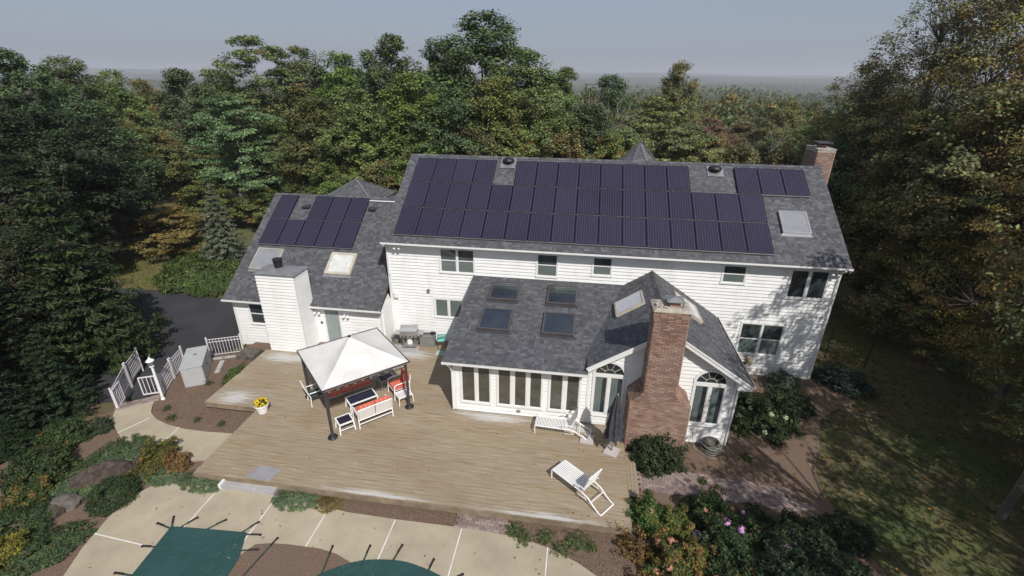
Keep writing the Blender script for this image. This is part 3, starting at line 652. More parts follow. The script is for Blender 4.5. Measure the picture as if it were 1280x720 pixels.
def arched(cx, y, label, zb=.42):
    m = MB(); R = .58; r = .50; zs = 2.26; n = 16
    m.box(cx-R, cx-.5, y-.05, y+.01, zb, 2.26).box(cx+.5, cx+R, y-.05, y+.01, zb, 2.26).box(cx-R-.03, cx+R+.03, y-.07, y+.01, zb-.05, zb).box(cx-.5, cx+.5, y-.055, y+.01, 2.12, 2.26).box(cx-.5, cx+.5, y-.046, y+.01, zb, zb+.08).box(cx-.055, cx+.055, y-.048, y+.01, zb+.08, 2.12)
    for k in range(n):
        t0, t1 = math.pi*k/n, math.pi*(k+1)/n; P = []
        for yy in (y-.05, y+.01):
            for (rr, hh) in ((r, .46), (R+.02, .56)):
                for t in (t0, t1): P.append((cx+rr*math.cos(t), yy, zs+hh*math.sin(t)))
        m.add(P, [(0, 1, 3, 2), (4, 6, 7, 5), (0, 4, 5, 1), (2, 3, 7, 6)])
    fr = m.build('window', 'trim', house, label)
    for s in (-1, 1):
        a, b = sorted((cx+s*.055, cx+s*.5)); MB().box(a, b, y-.01, y+.008, zb+.08, 2.12).build('pane', 'screen', fr)
        q = MB(); q.box(a, a+.022, y-.03, y-.01, zb+.08, 2.12).box(b-.022, b, y-.03, y-.01, zb+.08, 2.12).box(a+.022, b-.022, y-.03, y-.01, zb+.08, zb+.115).box(a+.022, b-.022, y-.03, y-.01, 2.09, 2.12); q.build('sash', 'trim', fr)
        MB().box((cx+.5-.17) if s > 0 else (cx-.055-.17), (cx+.5-.022) if s > 0 else (cx-.055-.022), y-.0135, y-.0102, zb+.115, 2.09).build('curtain_gap', 'glass_dark', fr)
    pts = [(cx+.5*math.cos(math.pi*k/n), zs+.46*math.sin(math.pi*k/n)) for k in range(n+1)]
    m = MB(); m.add([(x, y-.01, z) for x, z in pts], [tuple(range(n+1))]); m.build('fanlight', 'glass_dark', fr)
    g = MB()
    for k in range(1, 5): t = math.pi*k/5; g.bar((cx+.2*math.cos(t), y-.02, zs+.18*math.sin(t)), (cx+.49*math.cos(t), y-.02, zs+.45*math.sin(t)), .018, .018, (0, 1, 0))
    for k in range(8): t0, t1 = math.pi*k/8, math.pi*(k+1)/8; g.bar((cx+.2*math.cos(t0), y-.02, zs+.18*math.sin(t0)), (cx+.2*math.cos(t1), y-.02, zs+.18*math.sin(t1)), .018, .018, (0, 1, 0))
    g.build('muntins', 'frame_tan', fr)
arched(9.76, -5.0, 'arched window left of the brick chimney'); arched(13.25, -5.0, 'arched window right of the brick chimney')

# side door of the wing
m = MB().box(-3.52, -3.42, -.99, -.94, .02, 1.86).box(-2.72, -2.62, -.99, -.94, .02, 1.86).box(-3.42, -2.72, -.992, -.94, 1.77, 1.86); d = m.build('door', 'trim', house, 'grey-green side door of the wing')
MB().box(-3.42, -2.72, -.965, -.93, .02, 1.77).build('door_leaf', 'door_grey', d)
m = MB()
for a, b in ((-3.36, -3.11), (-3.03, -2.78)):
    for c, e_ in ((.12, .55), (.62, 1.05), (1.12, 1.68)): m.box(a, b, -.975, -.965, c, e_)
m.build('door_panel', 'door_grey', d); MB().lathe([(.028, 0), (.03, .02), (.02, .04)], 10, (-2.80, -.99, .85)).build('handle', 'galv', d)

# wall fittings
def floodlight(x, y, z, label):
    m = MB().lathe([(.05, 0), (.05, .02), (.03, .03)], 10, (x, y-.03, z)); 
    r = m.build('floodlight', 'white_pl', house, label)
    for s in (-1, 1): MB().tube([(x, y-.05, z), (x+s*.07, y-.09, z-.01), (x+s*.10, y-.14, z-.05), (x+s*.12, y-.2, z-.10)], [.012, .03, .055, .06], 10).build('lamp_head', 'white_pl', r)
floodlight(.15, -.02, 4.86, 'white floodlight under the eave at the left corner of the main wall'); floodlight(-3.75, -.96, 1.70, 'white floodlight left of the wing door'); floodlight(-2.30, -.96, 1.62, 'white floodlight right of the wing door'); floodlight(18.75, -.0, 4.8, 'white floodlight under the eave at the right corner')
MB().box(-.27, -.05, -.05, .08, 2.2, 2.52).build('vent_hood', 'white_pl', house, 'white hooded box on the wall above the grill', bevel=.03)
MB().box(1.39, 1.51, .0, .08, 2.6, 2.76).build('junction_box', 'galv', house); MB().box(-3.70, -3.60, -1.0, -.94, 1.02, 1.14).build('junction_box', 'frame_brown', house)
MB().box(6.42, 6.56, -5.06, -4.98, .17, .27).build('outlet_cover', 'galv', house)
MB().box(-6.62, -6.40, -1.07, -.95, .05, .42).build('electric_meter', 'galv', house); MB().tube([(-6.5, -1.0, .05), (-6.5, -1.0, -.6)], .02, 6).build('conduit', 'galv', house)

# clad chimney on the wing
m = MB().box(-5.80, -3.96, -2.04, -.96, -.3, 3.93); cch = m.build('chimney', 'trim', house, 'white clapboard chimney with a flat grey cap')
siding((0, -2.05, .0), (1, 0, 0), (0, -1, 0), .0, 3.90, K(-5.8), K(-3.96), parent=cch); siding((-3.95, 0, 0), (0, 1, 0), (1, 0, 0), .0, 3.90, K(-2.05), K(-.97), parent=cch); siding((-5.81, 0, 0), (0, 1, 0), (-1, 0, 0), -.3, 3.90, K(-2.05), K(-.97), parent=cch)
MB().add([(-5.88, -2.12, 3.93), (-3.88, -2.12, 3.93), (-3.88, -.90, 3.93), (-5.88, -.90, 3.93), (-5.05, -1.5, 4.06), (-4.75, -1.5, 4.06), (-5.88, -2.12, 3.88), (-3.88, -2.12, 3.88), (-3.88, -.9, 3.88), (-5.88, -.9, 3.88)], [(0, 1, 5, 4), (1, 2, 5), (2, 3, 4, 5), (3, 0, 4), (6, 7, 1, 0), (7, 8, 2, 1), (8, 9, 3, 2), (9, 6, 0, 3)]).build('chimney_cap', 'galv', cch)
MB().lathe([(.17, 0), (.17, .22), (.20, .23), (.20, .28), (.17, .29), (.17, .34), (.21, .35), (.21, .42), (.10, .46)], 16, (-5.0, -1.45, 4.02)).build('flue', 'black_metal', cch)

# brick chimneys
def brick_face(m, O, u, nrm, w, z0, z1, rnd, lo=None, hi=None):
    O, u, nrm = Vector(O), Vector(u), Vector(nrm); z = z0; row = 0
    while z < z1-.03:
        a = -.11 if row % 2 else 0; l0 = lo(z+.03) if lo else 0; h0 = hi(z+.03) if hi else w
        while a < h0:
            s, e_ = max(a, l0)+.007, min(a+.215, h0)-.009
            if e_-s > .03:
                d = .012+rnd.uniform(0, .006); c = O+u*((s+e_)/2)+Vector((0, 0, z-O.z+.031)); m.obox(c+nrm*(d/2-.004), u*((e_-s)/2), nrm*(d/2+.004), (0, 0, .0245))
            a += .215
        z += .0675; row += 1
bch = MB().box(10.44, 12.46, -5.99, -4.97, -.6, 1.8).box(10.86, 11.92, -5.985, -5.22, 1.8, 5.35)
bch.add([(10.44, -5.99, 1.8), (10.44, -4.97, 1.8), (10.87, -5.985, 2.25), (10.87, -4.97, 2.25)], [(0, 2, 3, 1)]); bch.add([(12.46, -5.99, 1.8), (12.46, -4.97, 1.8), (11.91, -5.985, 2.25), (11.91, -4.97, 2.25)], [(0, 1, 3, 2)])
bch.add([(10.44, -5.985, 1.8), (10.87, -5.985, 2.25), (10.87, -5.985, 1.8)], [(0, 1, 2)]); bch.add([(12.46, -5.985, 1.8), (11.91, -5.985, 2.25), (11.91, -5.985, 1.8)], [(0, 1, 2)])
bch = bch.build('chimney', 'mortar', house, 'red brick chimney with sloped shoulders in front of the gable')
rnd = random.Random(5); m = MB()
SH = .45/.42
shl = lambda z: 0 if z < 1.8 else min(.42, (z-1.8)/SH); shr = lambda z: 2.02 if z < 1.8 else max(1.48, 2.02-(z-1.8)*(.54/.45))
brick_face(m, (10.44, -5.99, -.5), (1, 0, 0), (0, -1, 0), 2.02, -.5, 5.3, rnd, shl, shr)
brick_face(m, (10.44, -5.99, -.5), (0, 1, 0), (-1, 0, 0), 1.0, -.5, 1.8, rnd); brick_face(m, (12.46, -5.99, -.5), (0, 1, 0), (1, 0, 0), 1.0, -.5, 1.8, rnd)
brick_face(m, (10.86, -5.985, 2.2), (0, 1, 0), (-1, 0, 0), .76, 1.85, 5.3, rnd); brick_face(m, (11.92, -5.985, 2.2), (0, 1, 0), (1, 0, 0), .76, 1.85, 5.3, rnd)
# shoulders paved with bricks
for (xa, xb) in ((10.44, 10.87), (12.46, 11.91)):
    L = math.hypot(xb-xa, .45); du = Vector(((xb-xa)/L, 0, .45/L)); nn = Vector((-.45/L, 0, (xb-xa)/L)); nn = nn if nn.z > 0 else -nn; s = 0
    while s < L-.05:
        yy = -5.99
        while yy < -5.0: m.obox(Vector((xa, yy+.1, 1.8))+du*(s+.033)+nn*.012, du*.030, (0, .1, 0), nn*.012); yy += .213
        s += .068
# corbel courses at the top
for zc, gx in ((5.02, .018), (5.09, .036), (5.16, .055), (5.23, .055), (5.30, .055)):
    for x in np.arange(10.86-gx, 11.92+gx-.1, .2145): m.box(x, min(x+.205, 11.92+gx), -6.0-gx, -5.9, zc, zc+.058)
    for x in (10.86-gx, 11.92+gx-.1):
        for yy in np.arange(-5.88, -5.25, .2145): m.box(x, x+.1, yy, yy+.205, zc, zc+.058)
m.build('bricks', 'brick', bch, kind='stuff')
MB().add([(10.79, -6.07, 5.365), (11.99, -6.07, 5.365), (11.99, -5.15, 5.365), (10.79, -5.15, 5.365), (10.9, -5.96, 5.44), (11.88, -5.96, 5.44), (11.88, -5.28, 5.44), (10.9, -5.28, 5.44)], [(0, 1, 5, 4), (1, 2, 6, 5), (2, 3, 7, 6), (3, 0, 4, 7), (4, 5, 6, 7), (3, 2, 1, 0)]).build('chimney_crown', 'concrete_cap', bch)
MB().box(11.3, 11.62, -5.78, -5.46, 5.42, 5.56).build('flue', 'brick', bch); MB().box(11.2, 11.74, -5.88, -5.34, 5.62, 5.645).add([(11.2, -5.88, 5.645), (11.74, -5.88, 5.645), (11.74, -5.34, 5.645), (11.2, -5.34, 5.645), (11.47, -5.61, 5.75)], [(0, 1, 4), (1, 2, 4), (2, 3, 4), (3, 0, 4)]).build('rain_cap', 'galv', bch)
m = MB()
for x in (11.24, 11.70):
    for y in (-5.84, -5.38): m.tube([(x, y, 5.42), (x, y, 5.63)], .012, 5)
m.build('cap_leg', 'black_metal', bch)
m = MB(); rnd2 = random.Random(9)
for k in range(9): x = rnd2.uniform(10.92, 11.25); y = rnd2.uniform(-5.95, -5.35); m.obox((x, y, 5.46), (.04, .02, 0), (-.015, .03, 0), (0, 0, .02))
m.build('loose_mortar', 'concrete_cap', bch)
# end chimney beyond the right gable
C2 = (19.02, 19.78, 4.78, 6.15)
b2 = MB().box(C2[0]+.0, C2[1], C2[2], C2[3], -.8, 8.98).build('chimney', 'mortar', house, 'brick chimney at the far right end of the main ridge'); m = MB(); rnd = random.Random(6)
brick_face(m, (C2[0], C2[2], 7), (1, 0, 0), (0, -1, 0), C2[1]-C2[0], 5.0, 8.9, rnd); brick_face(m, (C2[0], C2[2], 7), (0, 1, 0), (-1, 0, 0), C2[3]-C2[2], 7.0, 8.9, rnd); brick_face(m, (C2[1], C2[2], 7), (0, 1, 0), (1, 0, 0), C2[3]-C2[2], 4.0, 8.9, rnd)
m.build('bricks', 'brick', b2, kind='stuff'); MB().box(C2[0]-.02, C2[1]+.02, C2[2]-.02, C2[3]+.02, 8.98, 9.05).build('chimney_crown', 'concrete_cap', b2)
m = MB().box(19.08, 19.72, 5.05, 5.8, 9.25, 9.30); 
for x in (19.12, 19.68):
    for y in (5.1, 5.75): m.tube([(x, y, 9.03), (x, y, 9.26)], .015, 5)
m.build('rain_cap', 'dark_grey', b2); MB().lathe([(.2, 0), (.2, .12), (.12, .15)], 12, (19.4, 5.45, 9.05)).build('flue', 'brick', b2)

# skylights
def skylight(P, u, v, w, l, frame, glass, lift=.12, fw=.07, label=None):
    P, u, v = Vector(P), Vector(u).normalized(), Vector(v).normalized(); n = u.cross(v); n = n if n.z > 0 else -n
    m = MB()
    for s in (-1, 1):
        m.obox(P+v*s*(l/2-fw/2)+n*lift/2, u*w/2, v*fw/2, n*lift/2); m.obox(P+u*s*(w/2-fw/2)+n*(lift/2-.002), u*fw/2, v*(l/2-fw), n*lift/2)
    f = m.build('skylight', frame, house, label); MB().obox(P+n*(lift-.03), u*(w/2-fw), v*(l/2-fw), n*.012).build('pane', glass, f)
    MB().obox(P-v*(l/2+.06)+n*.014, u*(w/2+.06), v*.06, n*.006).build('flashing', 'alu' if glass in ('sky_grey', 'sky_tan') else 'dark_grey', f)
    return f
zs_ = lambda y: 2.400+SS*(y+5.37)
for x, y, lb in ((5.31, -1.01, 'upper left of the four dark sunroom skylights'), (7.80, -1.03, 'upper right of the four dark sunroom skylights'), (5.24, -2.91, 'lower left of the four dark sunroom skylights'), (7.78, -2.90, 'lower right of the four dark sunroom skylights')):
    sk = skylight((x, y, zs_(y)), (1, 0, 0), (0, SC_, SS_), 1.27, 1.33, 'frame_brown', 'sky_blue', label=lb)
    if y > -2: MB().obox(Vector((x, y+.30, zs_(y+.30)))+Vector((0, -SS_, SC_))*.112, (.555, 0, 0), (0, .24, .24*SS), (0, 0, .006)).build('blind', 'glass', sk)
skylight((10.55, -2.06, RX(10.55)), (0, 1, 0), (CA, 0, SA), 1.15, 1.22, 'frame_tan', 'sky_white', label='white-shaded skylight on the left slope of the gabled wing')
skylight((12.80, -1.75, RX(12.80)), (0, 1, 0), (-CA, 0, SA), 1.45, 1.15, 'frame_tan', 'sky_white', label='white-shaded skylight half hidden by the brick chimney')
zm_ = lambda y: 5.107+SL*(y+.29)
skylight((17.40, 1.56, zm_(1.56)), (1, 0, 0), (0, CA, SA), 1.13, 1.22, 'alu', 'sky_grey', lift=.14, label='grey skylight near the right end of the main roof')
zw_ = lambda y: 2.08+WS*(y+1.25)
skylight((-3.16, .73, zw_(.73)), (1, 0, 0), (0, WC, WSN), 1.33, 1.28, 'frame_tan', 'sky_tan', fw=.13, label='cream-framed skylight on the wing roof'); skylight((-7.12, .73, zw_(.73)), (1, 0, 0), (0, WC, WSN), 1.37, 1.28, 'frame_tan', 'sky_grey', fw=.04, label='grey skylight behind the white clapboard chimney')
# roof fans and vents
for x, y, lb in ((4.63, 4.18, 'round black roof fan in the gap of the panels near the ridge'), (14.45, 4.10, 'round black roof fan right of the long panel row')):
    z = zm_(y); b = MB().obox((x, y-.06, z+.02), (.36, 0, 0), (0, .34*CA, .34*SA), (0, 0, .008)).build('attic_fan', 'alu', house, lb)
    MB().lathe([(.20, -.05), (.20, .10), (.30, .10), (.31, .14), (.27, .22), (.15, .27), (.02, .28)], 22, (x, y, z)).build('fan_dome', 'black_metal', b, smooth=False)
for x, y in ((-6.27, 3.73), (-2.55, 3.77)):
    z = zw_(y); MB().box(x-.19, x+.19, y-.30, y+.12, z-.06, z+.06).build('roof_vent', 'dark_grey', house, bevel=.02)
MB().tube([(-2.95, 4.1, zw_(4.1)+.07), (-1.35, 4.1, zw_(4.1)+.07)], .03, 6).build('conduit', 'trim', house)
MB().lathe([(.05, -.1), (.05, .28), (.06, .29), (.06, .33)], 10, (-1.05, 1.35, zw_(1.35))).build('vent_pipe', 'black_metal', house)
# rails that carry the panels
PT = 0.5790; PC, PS = math.cos(PT), math.sin(PT)
for (O, th, rows) in (((0, 0, 5.42), PT, [(0, 16, .02), (0, 16, 1.67), (0, 16, 3.35), (0, 4, 5.02), (5, 13, 5.02), (15, 18, 5.02), (15, 18, 3.37)]), ((-7.95, 1.4, 4.06), .6051, [(0, 5, .02), (0, 5, 1.67), (0, 1, 3.34), (2, 5, 3.34)])):
    for a, b, v_ in rows:
        p = lambda s: (O[0]+s*1.02-.01, O[1]+v_*math.cos(th), O[2]+v_*math.sin(th)-.028)
        MB().bar(p(a), p(b), .05, .045, (0, -math.sin(th), math.cos(th))).build('mounting_rail', 'alu', house)

# ------------------------------------------------------------------ solar panels, one thing each
pf = MB()
for s in (-1, 1): pf.box(*sorted((s*.497, s*.482)), -.825, .825, -.02, .02); pf.box(-.482, .482, *sorted((s*.825, s*.803)), -.02, .02)
pf = pf.build('frame', 'pv_frame'); pc = MB().box(-.482, .482, -.803, .803, -.012, .014).build('cells', 'pv'); cl = MB()
for x in (-.3, .3): cl.box(x-.02, x+.02, .818, .838, -.01, .026)
cl = cl.build('clamp', 'alu')
ORD = ['first', 'second', 'third', 'fourth', 'fifth', 'sixth', 'seventh', 'eighth', 'ninth', 'tenth', 'eleventh', 'twelfth', 'thirteenth', 'fourteenth', 'fifteenth', 'sixteenth']
first_panel = [True]
def solar(O, th, i, j, label, group):
    v = Vector((0, math.cos(th), math.sin(th))); P = Vector(O)+Vector(((i+.5)*1.02-.01, 0, 0))+v*((j+.5)*1.68-.015)
    t = thing('solar_panel', label, 'solar panel', P, group=group); t.rotation_euler = (th, 0, 0)
    for src in (pf, pc, cl):
        c = src if first_panel[0] else src.copy()
        if not first_panel[0]: COL.objects.link(c)
        c.parent = t
    first_panel[0] = False
g1, g2 = 'solar panels on the main roof', 'solar panels on the wing roof'
for i in range(16):
    e = {0: ', at its left end', 15: ', at its right end'}.get(i, '')
    solar((0, 0, 5.42), PT, i, 0, f'{ORD[i]} solar panel from left in the bottom row on the main roof', g1)
    solar((0, 0, 5.42), PT, i, 1, f'{ORD[i]} solar panel from left in the middle row on the main roof', g1)
for k, i in enumerate(range(4)): solar((0, 0, 5.42), PT, i, 2, f'{ORD[k]} of four ridge-row solar panels left of the left roof fan', g1)
for k, i in enumerate(range(5, 13)): solar((0, 0, 5.42), PT, i, 2, f'{ORD[k]} of eight ridge-row solar panels between the two roof fans', g1)
for k, i in enumerate(range(15, 18)): solar((0, 0, 5.42), PT, i, 2, f'{ORD[k]} of three ridge-row solar panels right of the right roof fan', g1)
for i in range(5): solar((-7.95, 1.4, 4.06), .6051, i, 0, f'{ORD[i]} solar panel from the left in the bottom row of the wing roof', g2)
solar((-7.95, 1.4, 4.06), .6051, 0, 1, 'lone solar panel in the upper left corner of the wing roof', g2)
for k, i in enumerate((2, 3, 4)): solar((-7.95, 1.4, 4.06), .6051, i, 1, f'{ORD[k]} of three upper-row solar panels on the wing roof', g2)

# ------------------------------------------------------------------ the deck, board by board
deck = thing('deck', 'weathered wooden deck spreading in front of the house', 'deck', (0, 0, 0)); rnd = random.Random(11)
y = -9.56; BW = .141
while y < .06:
    yc = y+BW/2
    if yc < -6.12: x0, x1 = -3.70, 10.42
    elif yc < -5.03: x0, x1 = -6.05, (10.42 if yc > -5.98 or yc < -6.0 else 10.42)
    elif yc < -2.08: x0, x1 = -6.05, 3.94
    elif yc < -.96: x0, x1 = -3.93, 3.94
    else: x0, x1 = -.43, 3.94
    a = x0; first = True
    while a < x1-.01:
        L = rnd.choice((2.44, 3.66, 4.88)) if not first else rnd.choice((1.2, 2.44, 3.0, 3.66, 4.88)); first = False
        b = min(a+L, x1); 
        if x1-b < .5: b = x1
        dz = rnd.uniform(-.002, .002); aa = a+.002 + (0 if a > x0 else rnd.uniform(-.015, .015)*(x0 > -6)); bb = b-.002
        o = MB().box(-(bb-aa)/2, (bb-aa)/2, -BW/2+.005, BW/2-.005, -.03, 0).build('deck_board', 'deck', deck); o.location = ((aa+bb)/2, yc, dz)
        a = b
    y += BW
m = MB()
for p0, p1 in (((-3.72, -9.57, -.14), (10.43, -9.57, -.14)), ((-3.71, -9.56, -.14), (-3.71, -6.14, -.14)), ((-6.06, -6.13, -.14), (-3.7, -6.13, -.14)), ((-6.06, -6.13, -.14), (-6.06, -2.1, -.14)), ((10.435, -9.57, -.14), (10.435, -5.98, -.14)), ((-6.05, -2.09, -.14), (-5.82, -2.09, -.14))): m.bar(p0, p1, .03, .21)
m.build('rim_joist', 'deck_side', deck)
m = MB()
for x in np.arange(-3.5, 10.4, 1.2): m.box(x-.02, x+.02, -9.5, -5.3, -.3, -.035)
for x in np.arange(-5.9, 3.9, 1.2): m.box(x-.02, x+.02, -6.0, -2.1, -.3, -.036)
m.build('joist', 'deck_side', deck)
st = thing('deck_step', 'low grey wooden step from the deck down to the pool patio', 'step', (-1.67, -9.66, -.3))
for k in range(2): MB().box(-.93, .93, -.09+k*.13-.062, -.09+k*.13+.062, .12, .15).build('tread_board', 'grey_wood', st)
MB().box(-.93, .93, -.145, .1, 0, .118).build('riser', 'grey_wood', st); MB().box(-.98, -.90, -.17, .13, 0, .2).build('end_post', 'trim', st)
st = thing('deck_step', 'narrow side step of lengthwise planks at the right deck edge', 'step', (10.62, -7.2, -.4))
for k in range(3): MB().box(-.165+k*.112, -.06+k*.112, -1.0, 1.0, .24, .27).build('tread_board', 'deck', st)
MB().box(-.16, .17, -.98, .98, 0, .238).build('riser', 'deck_side', st)
o = MB().obox((-1.40, -9.24, .006), (.42, -.02, 0), (.08, .27, 0), (0, 0, .006)).build('doormat', plain('grey_rubber', (.26, .255, .27), .9)); tag(o, 'grey doormat lying at the deck edge above the low step', 'doormat')
# low stone landing beside the deck corner
st = thing('stone_landing', 'grey stone block landing between white fence and deck corner', 'stone landing', (-6.85, -2.25, -.4)); rnd = random.Random(2)
for i in range(3):
    for j in range(2): MB().box(-.46+i*.31, -.16+i*.31, -.38+j*.36, -.03+j*.36, 0, .30+rnd.uniform(-.01, .01)).build('stone', 'stone', st, bevel=.012)

# ------------------------------------------------------------------ gazebo
E1 = Vector((.712, .702, 0)).normalized(); E2 = Vector((-.702, .712, 0)).normalized(); GA = math.atan2(E1.y, E1.x)
gz = thing('gazebo', 'square metal gazebo with white pyramid canopy standing on the deck', 'gazebo', (.03, -5.17, 0), GA)
HG = 1.50; HC = 1.60; ZE = 2.10
for sx in (-1, 1):
    for sy in (-1, 1):
        MB().tube([(sx*HG, sy*HG, .0), (sx*HG, sy*HG, ZE)], .055, 8).build('leg', 'dark_grey', gz); MB().lathe([(.17, 0), (.18, .03), (.15, .07), (.09, .11), (.06, .13)], 16, (sx*HG, sy*HG, 0)).build('leg_foot', 'black_metal', gz)
for k in range(4):
    R4 = Matrix.Rotation(k*math.pi/2, 4, 'Z'); m = MB(); q = MB()
    m.bar(R4 @ Vector((-HC-.035, -HC-.02, ZE+.02)), R4 @ Vector((HC+.035, -HC-.02, ZE+.02)), .035, .05); m.bar(R4 @ Vector((-HG, -HG, ZE-.22)), R4 @ Vector((HG, -HG, ZE-.22)), .03, .03)
    m.build('beam', 'dark_grey', gz)
    for j in range(20):
        x = -HG+.075+j*.15; s = 1 if j % 2 else -1; q.tube([R4 @ Vector((x-.075, -HG, ZE-.11-s*.09)), R4 @ Vector((x, -HG, ZE-.11)), R4 @ Vector((x+.075, -HG, ZE-.11+s*.09))], .008, 4, False)
    q.build('lattice', 'frame_tan', gz)
cv = MB(); n = 12; AP = Vector((0, 0, 3.02))
for k in range(4):   # four slightly sagging panels
    R4 = Matrix.Rotation(k*math.pi/2, 4, 'Z'); o = len(cv.v)
    for i in range(n+1):
        t = i/n
        for j in range(n+1):
            s = -1+2*j/n; p = Vector((s*HC*(1-t), -HC*(1-t), ZE+.03+(3.0-ZE-.03)*t)); p.z -= .10*math.sin(math.pi*t)*(1-s*s) + .03*math.sin(math.pi*t)
            cv.v.append(tuple(R4 @ p))
    for i in range(n):
        for j in range(n): a = o+i*(n+1)+j; cv.f.append((a, a+1, a+n+2, a+n+1))
cv.build('canopy', 'canopy', gz, smooth=False)
va = MB()
for k in range(4):
    R4 = Matrix.Rotation(k*math.pi/2, 4, 'Z'); pts = [R4 @ Vector((-HC+i*HC/8, -HC-.015-.006*(i % 2), 0)) for i in range(17)]
    for i in range(16): a, b = pts[i], pts[i+1]; va.add([(a.x, a.y, ZE-.01), (b.x, b.y, ZE-.01), (b.x, b.y, ZE-.03), (a.x, a.y, ZE-.03)], [(0, 1, 2, 3)])
va.build('valance', 'canopy', gz)
MB().lathe([(.05, 0), (.06, .03), (.03, .08), (.01, .1)], 10, (0, 0, 2.98)).build('finial', 'black_metal', gz)
for k in range(4): R4 = Matrix.Rotation(k*math.pi/2, 4, 'Z'); MB().tube([R4 @ Vector((HC-.02, HC-.02, ZE)), (0, 0, 2.93)], .02, 5).build('rib', 'dark_grey', gz)

# ------------------------------------------------------------------ patio furniture
def fr(m, pts, r=.02, n=6): m.tube(pts, r, n); return m
def table(label, loc, rz, lx, ly, h, top='navy_glass', name='table', cat='table', grp=None, metal='white_pl'):
    t = thing(name, label, cat, (loc[0], loc[1], 0), rz, grp); m = MB(); x, y = lx/2, ly/2
    m.box(-x, x, -y, -y+.05, h-.04, h+.004).box(-x, x, y-.05, y, h-.04, h+.004).box(-x, -x+.05, -y+.05, y-.05, h-.039, h+.003).box(x-.05, x, -y+.05, y-.05, h-.039, h+.003); m.build('table_frame', metal, t)
    MB().box(-x+.05, x-.05, -y+.05, y-.05, h-.02, h-.004).build('table_top', top, t)
    for sx in (-1, 1):
        for sy in (-1, 1): MB().bar((sx*(x-.03), sy*(y-.03), h-.04), (sx*(x-.0), sy*(y-.0), 0), .045, .045, (1, 0, 0)).build('leg', metal, t)
    MB().bar((-x+.02, -y+.02, .16), (x-.02, -y+.02, .16), .03, .03).bar((-x+.02, y-.02, .16), (x-.02, y-.02, .16), .03, .03).build('stretcher', metal, t)
    return t
def sofa(label, loc, rz, w, cat='bench', name='garden_sofa', n_cush=2, metal='white_pl', cushion='plaid', back_panel=True):
    """seat faces local +y, back at -y"""
    t = thing(name, label, cat, (loc[0], loc[1], 0), rz); x = w/2; hb = .84
    for s in (-1, 1):
        m = MB(); fr(m, [(s*x, -.36, 0), (s*x, -.33, .42), (s*x, -.40, hb)], .024); fr(m, [(s*x, .34, 0), (s*x, .32, .40), (s*x, .30, .60), (s*x, .20, .64), (s*x, -.10, .63), (s*x, -.36, .60)], .024); m.build('side_frame', metal, t)
    m = MB(); fr(m, [(-x, -.40, hb), (x, -.40, hb)], .024); fr(m, [(-x, -.34, .36), (x, -.34, .36)], .022); fr(m, [(-x, .31, .36), (x, .31, .36)], .022); fr(m, [(-x, -.36, .2), (x, -.36, .2)], .018); m.build('rail', metal, t)
    if back_panel: 
        for k in range(2): a = -x+.03+k*(w-.04)/2; MB().add([(a, -.345, .37), (a+w/2-.05, -.345, .37), (a+w/2-.05, -.405, hb-.01), (a, -.405, hb-.01)], [(0, 1, 2, 3)]).build('back_panel', 'sling', t)
    MB().box(-x+.02, x-.02, -.32, .31, .36, .385).build('seat', 'sling', t)
    for k in range(n_cush):
        a = -x+.03+k*(w-.06)/n_cush; b = a+(w-.06)/n_cush-.015
        MB().box(a, b, -.30, .32, .388, .49).build('seat_cushion', cushion, t, bevel=.03); MB().obox(((a+b)/2, -.30, .745), ((b-a)/2, 0, 0), (0, .055, .012), (0, -.035, .23)).build('back_cushion', cushion, t, bevel=.03)
    return t
P_ = lambda c, a, b: (c[0]+E1.x*a+E2.x*b, c[1]+E1.y*a+E2.y*b)
sofa('white loveseat with red plaid cushions, its back to the camera by the gazebo front', (1.00, -6.00), GA, 1.30)
table('small square white side table with dark top near the front gazebo leg', (.24, -6.75), GA, .56, .54, .42, name='side_table')
table('long low white coffee table with navy top under the canopy edge', (.27, -5.36), GA, 1.12, .62, .42, name='coffee_table')
sofa('long grey-framed sofa with red cushions in the shade of the canopy', (-.56, -4.82), GA+math.pi, 1.80, n_cush=3, metal='galv')
table('dark-topped end table in the canopy shade behind the long sofa', (.72, -3.98), GA, .62, .55, .45, name='side_table', metal='galv')
t = sofa('white armchair with high red striped back at the right gazebo leg', (1.42, -4.35), GA+math.pi/2, .66, name='garden_armchair', cat='chair', n_cush=1)
t = thing('footstool', 'white slatted footstool in front of the right gazebo leg', 'footstool', (1.80, -4.83, 0), GA)
for s in (-1, 1):
    MB().bar((-.30, s*.22, .34), (.30, s*.22, .34), .04, .04).build('side_rail', 'white_pl', t)
    for q in (-1, 1): MB().bar((q*.28, s*.22, .33), (q*.30, s*.23, 0), .035, .035, (1, 0, 0)).build('leg', 'white_pl', t)
for k in range(9): MB().box(-.29+k*.066, -.24+k*.066, -.2, .2, .335, .352).build('slat', 'white_pl', t)
t = thing('folding_chair', 'white-framed sling chair with dark seat at the left gazebo side', 'chair', (-1.62, -5.38, 0), GA-math.pi/2)
for s in (-1, 1): m = MB(); fr(m, [(s*.28, -.30, 0), (s*.28, -.28, .42), (s*.28, -.46, .98)], .022); fr(m, [(s*.28, .28, 0), (s*.28, .26, .62), (s*.28, -.3, .62)], .022); m.build('side_frame', 'white_pl', t)
m = MB(); fr(m, [(-.28, -.46, .98), (.28, -.46, .98)], .022); fr(m, [(-.28, .26, .40), (.28, .26, .40)], .02); m.build('rail', 'white_pl', t)
MB().add([(-.27, .26, .41), (.27, .26, .41), (.27, -.27, .40), (-.27, -.27, .40), (.27, -.45, .96), (-.27, -.45, .96)], [(0, 1, 2, 3), (3, 2, 4, 5)]).build('sling', 'sling_dark', t)

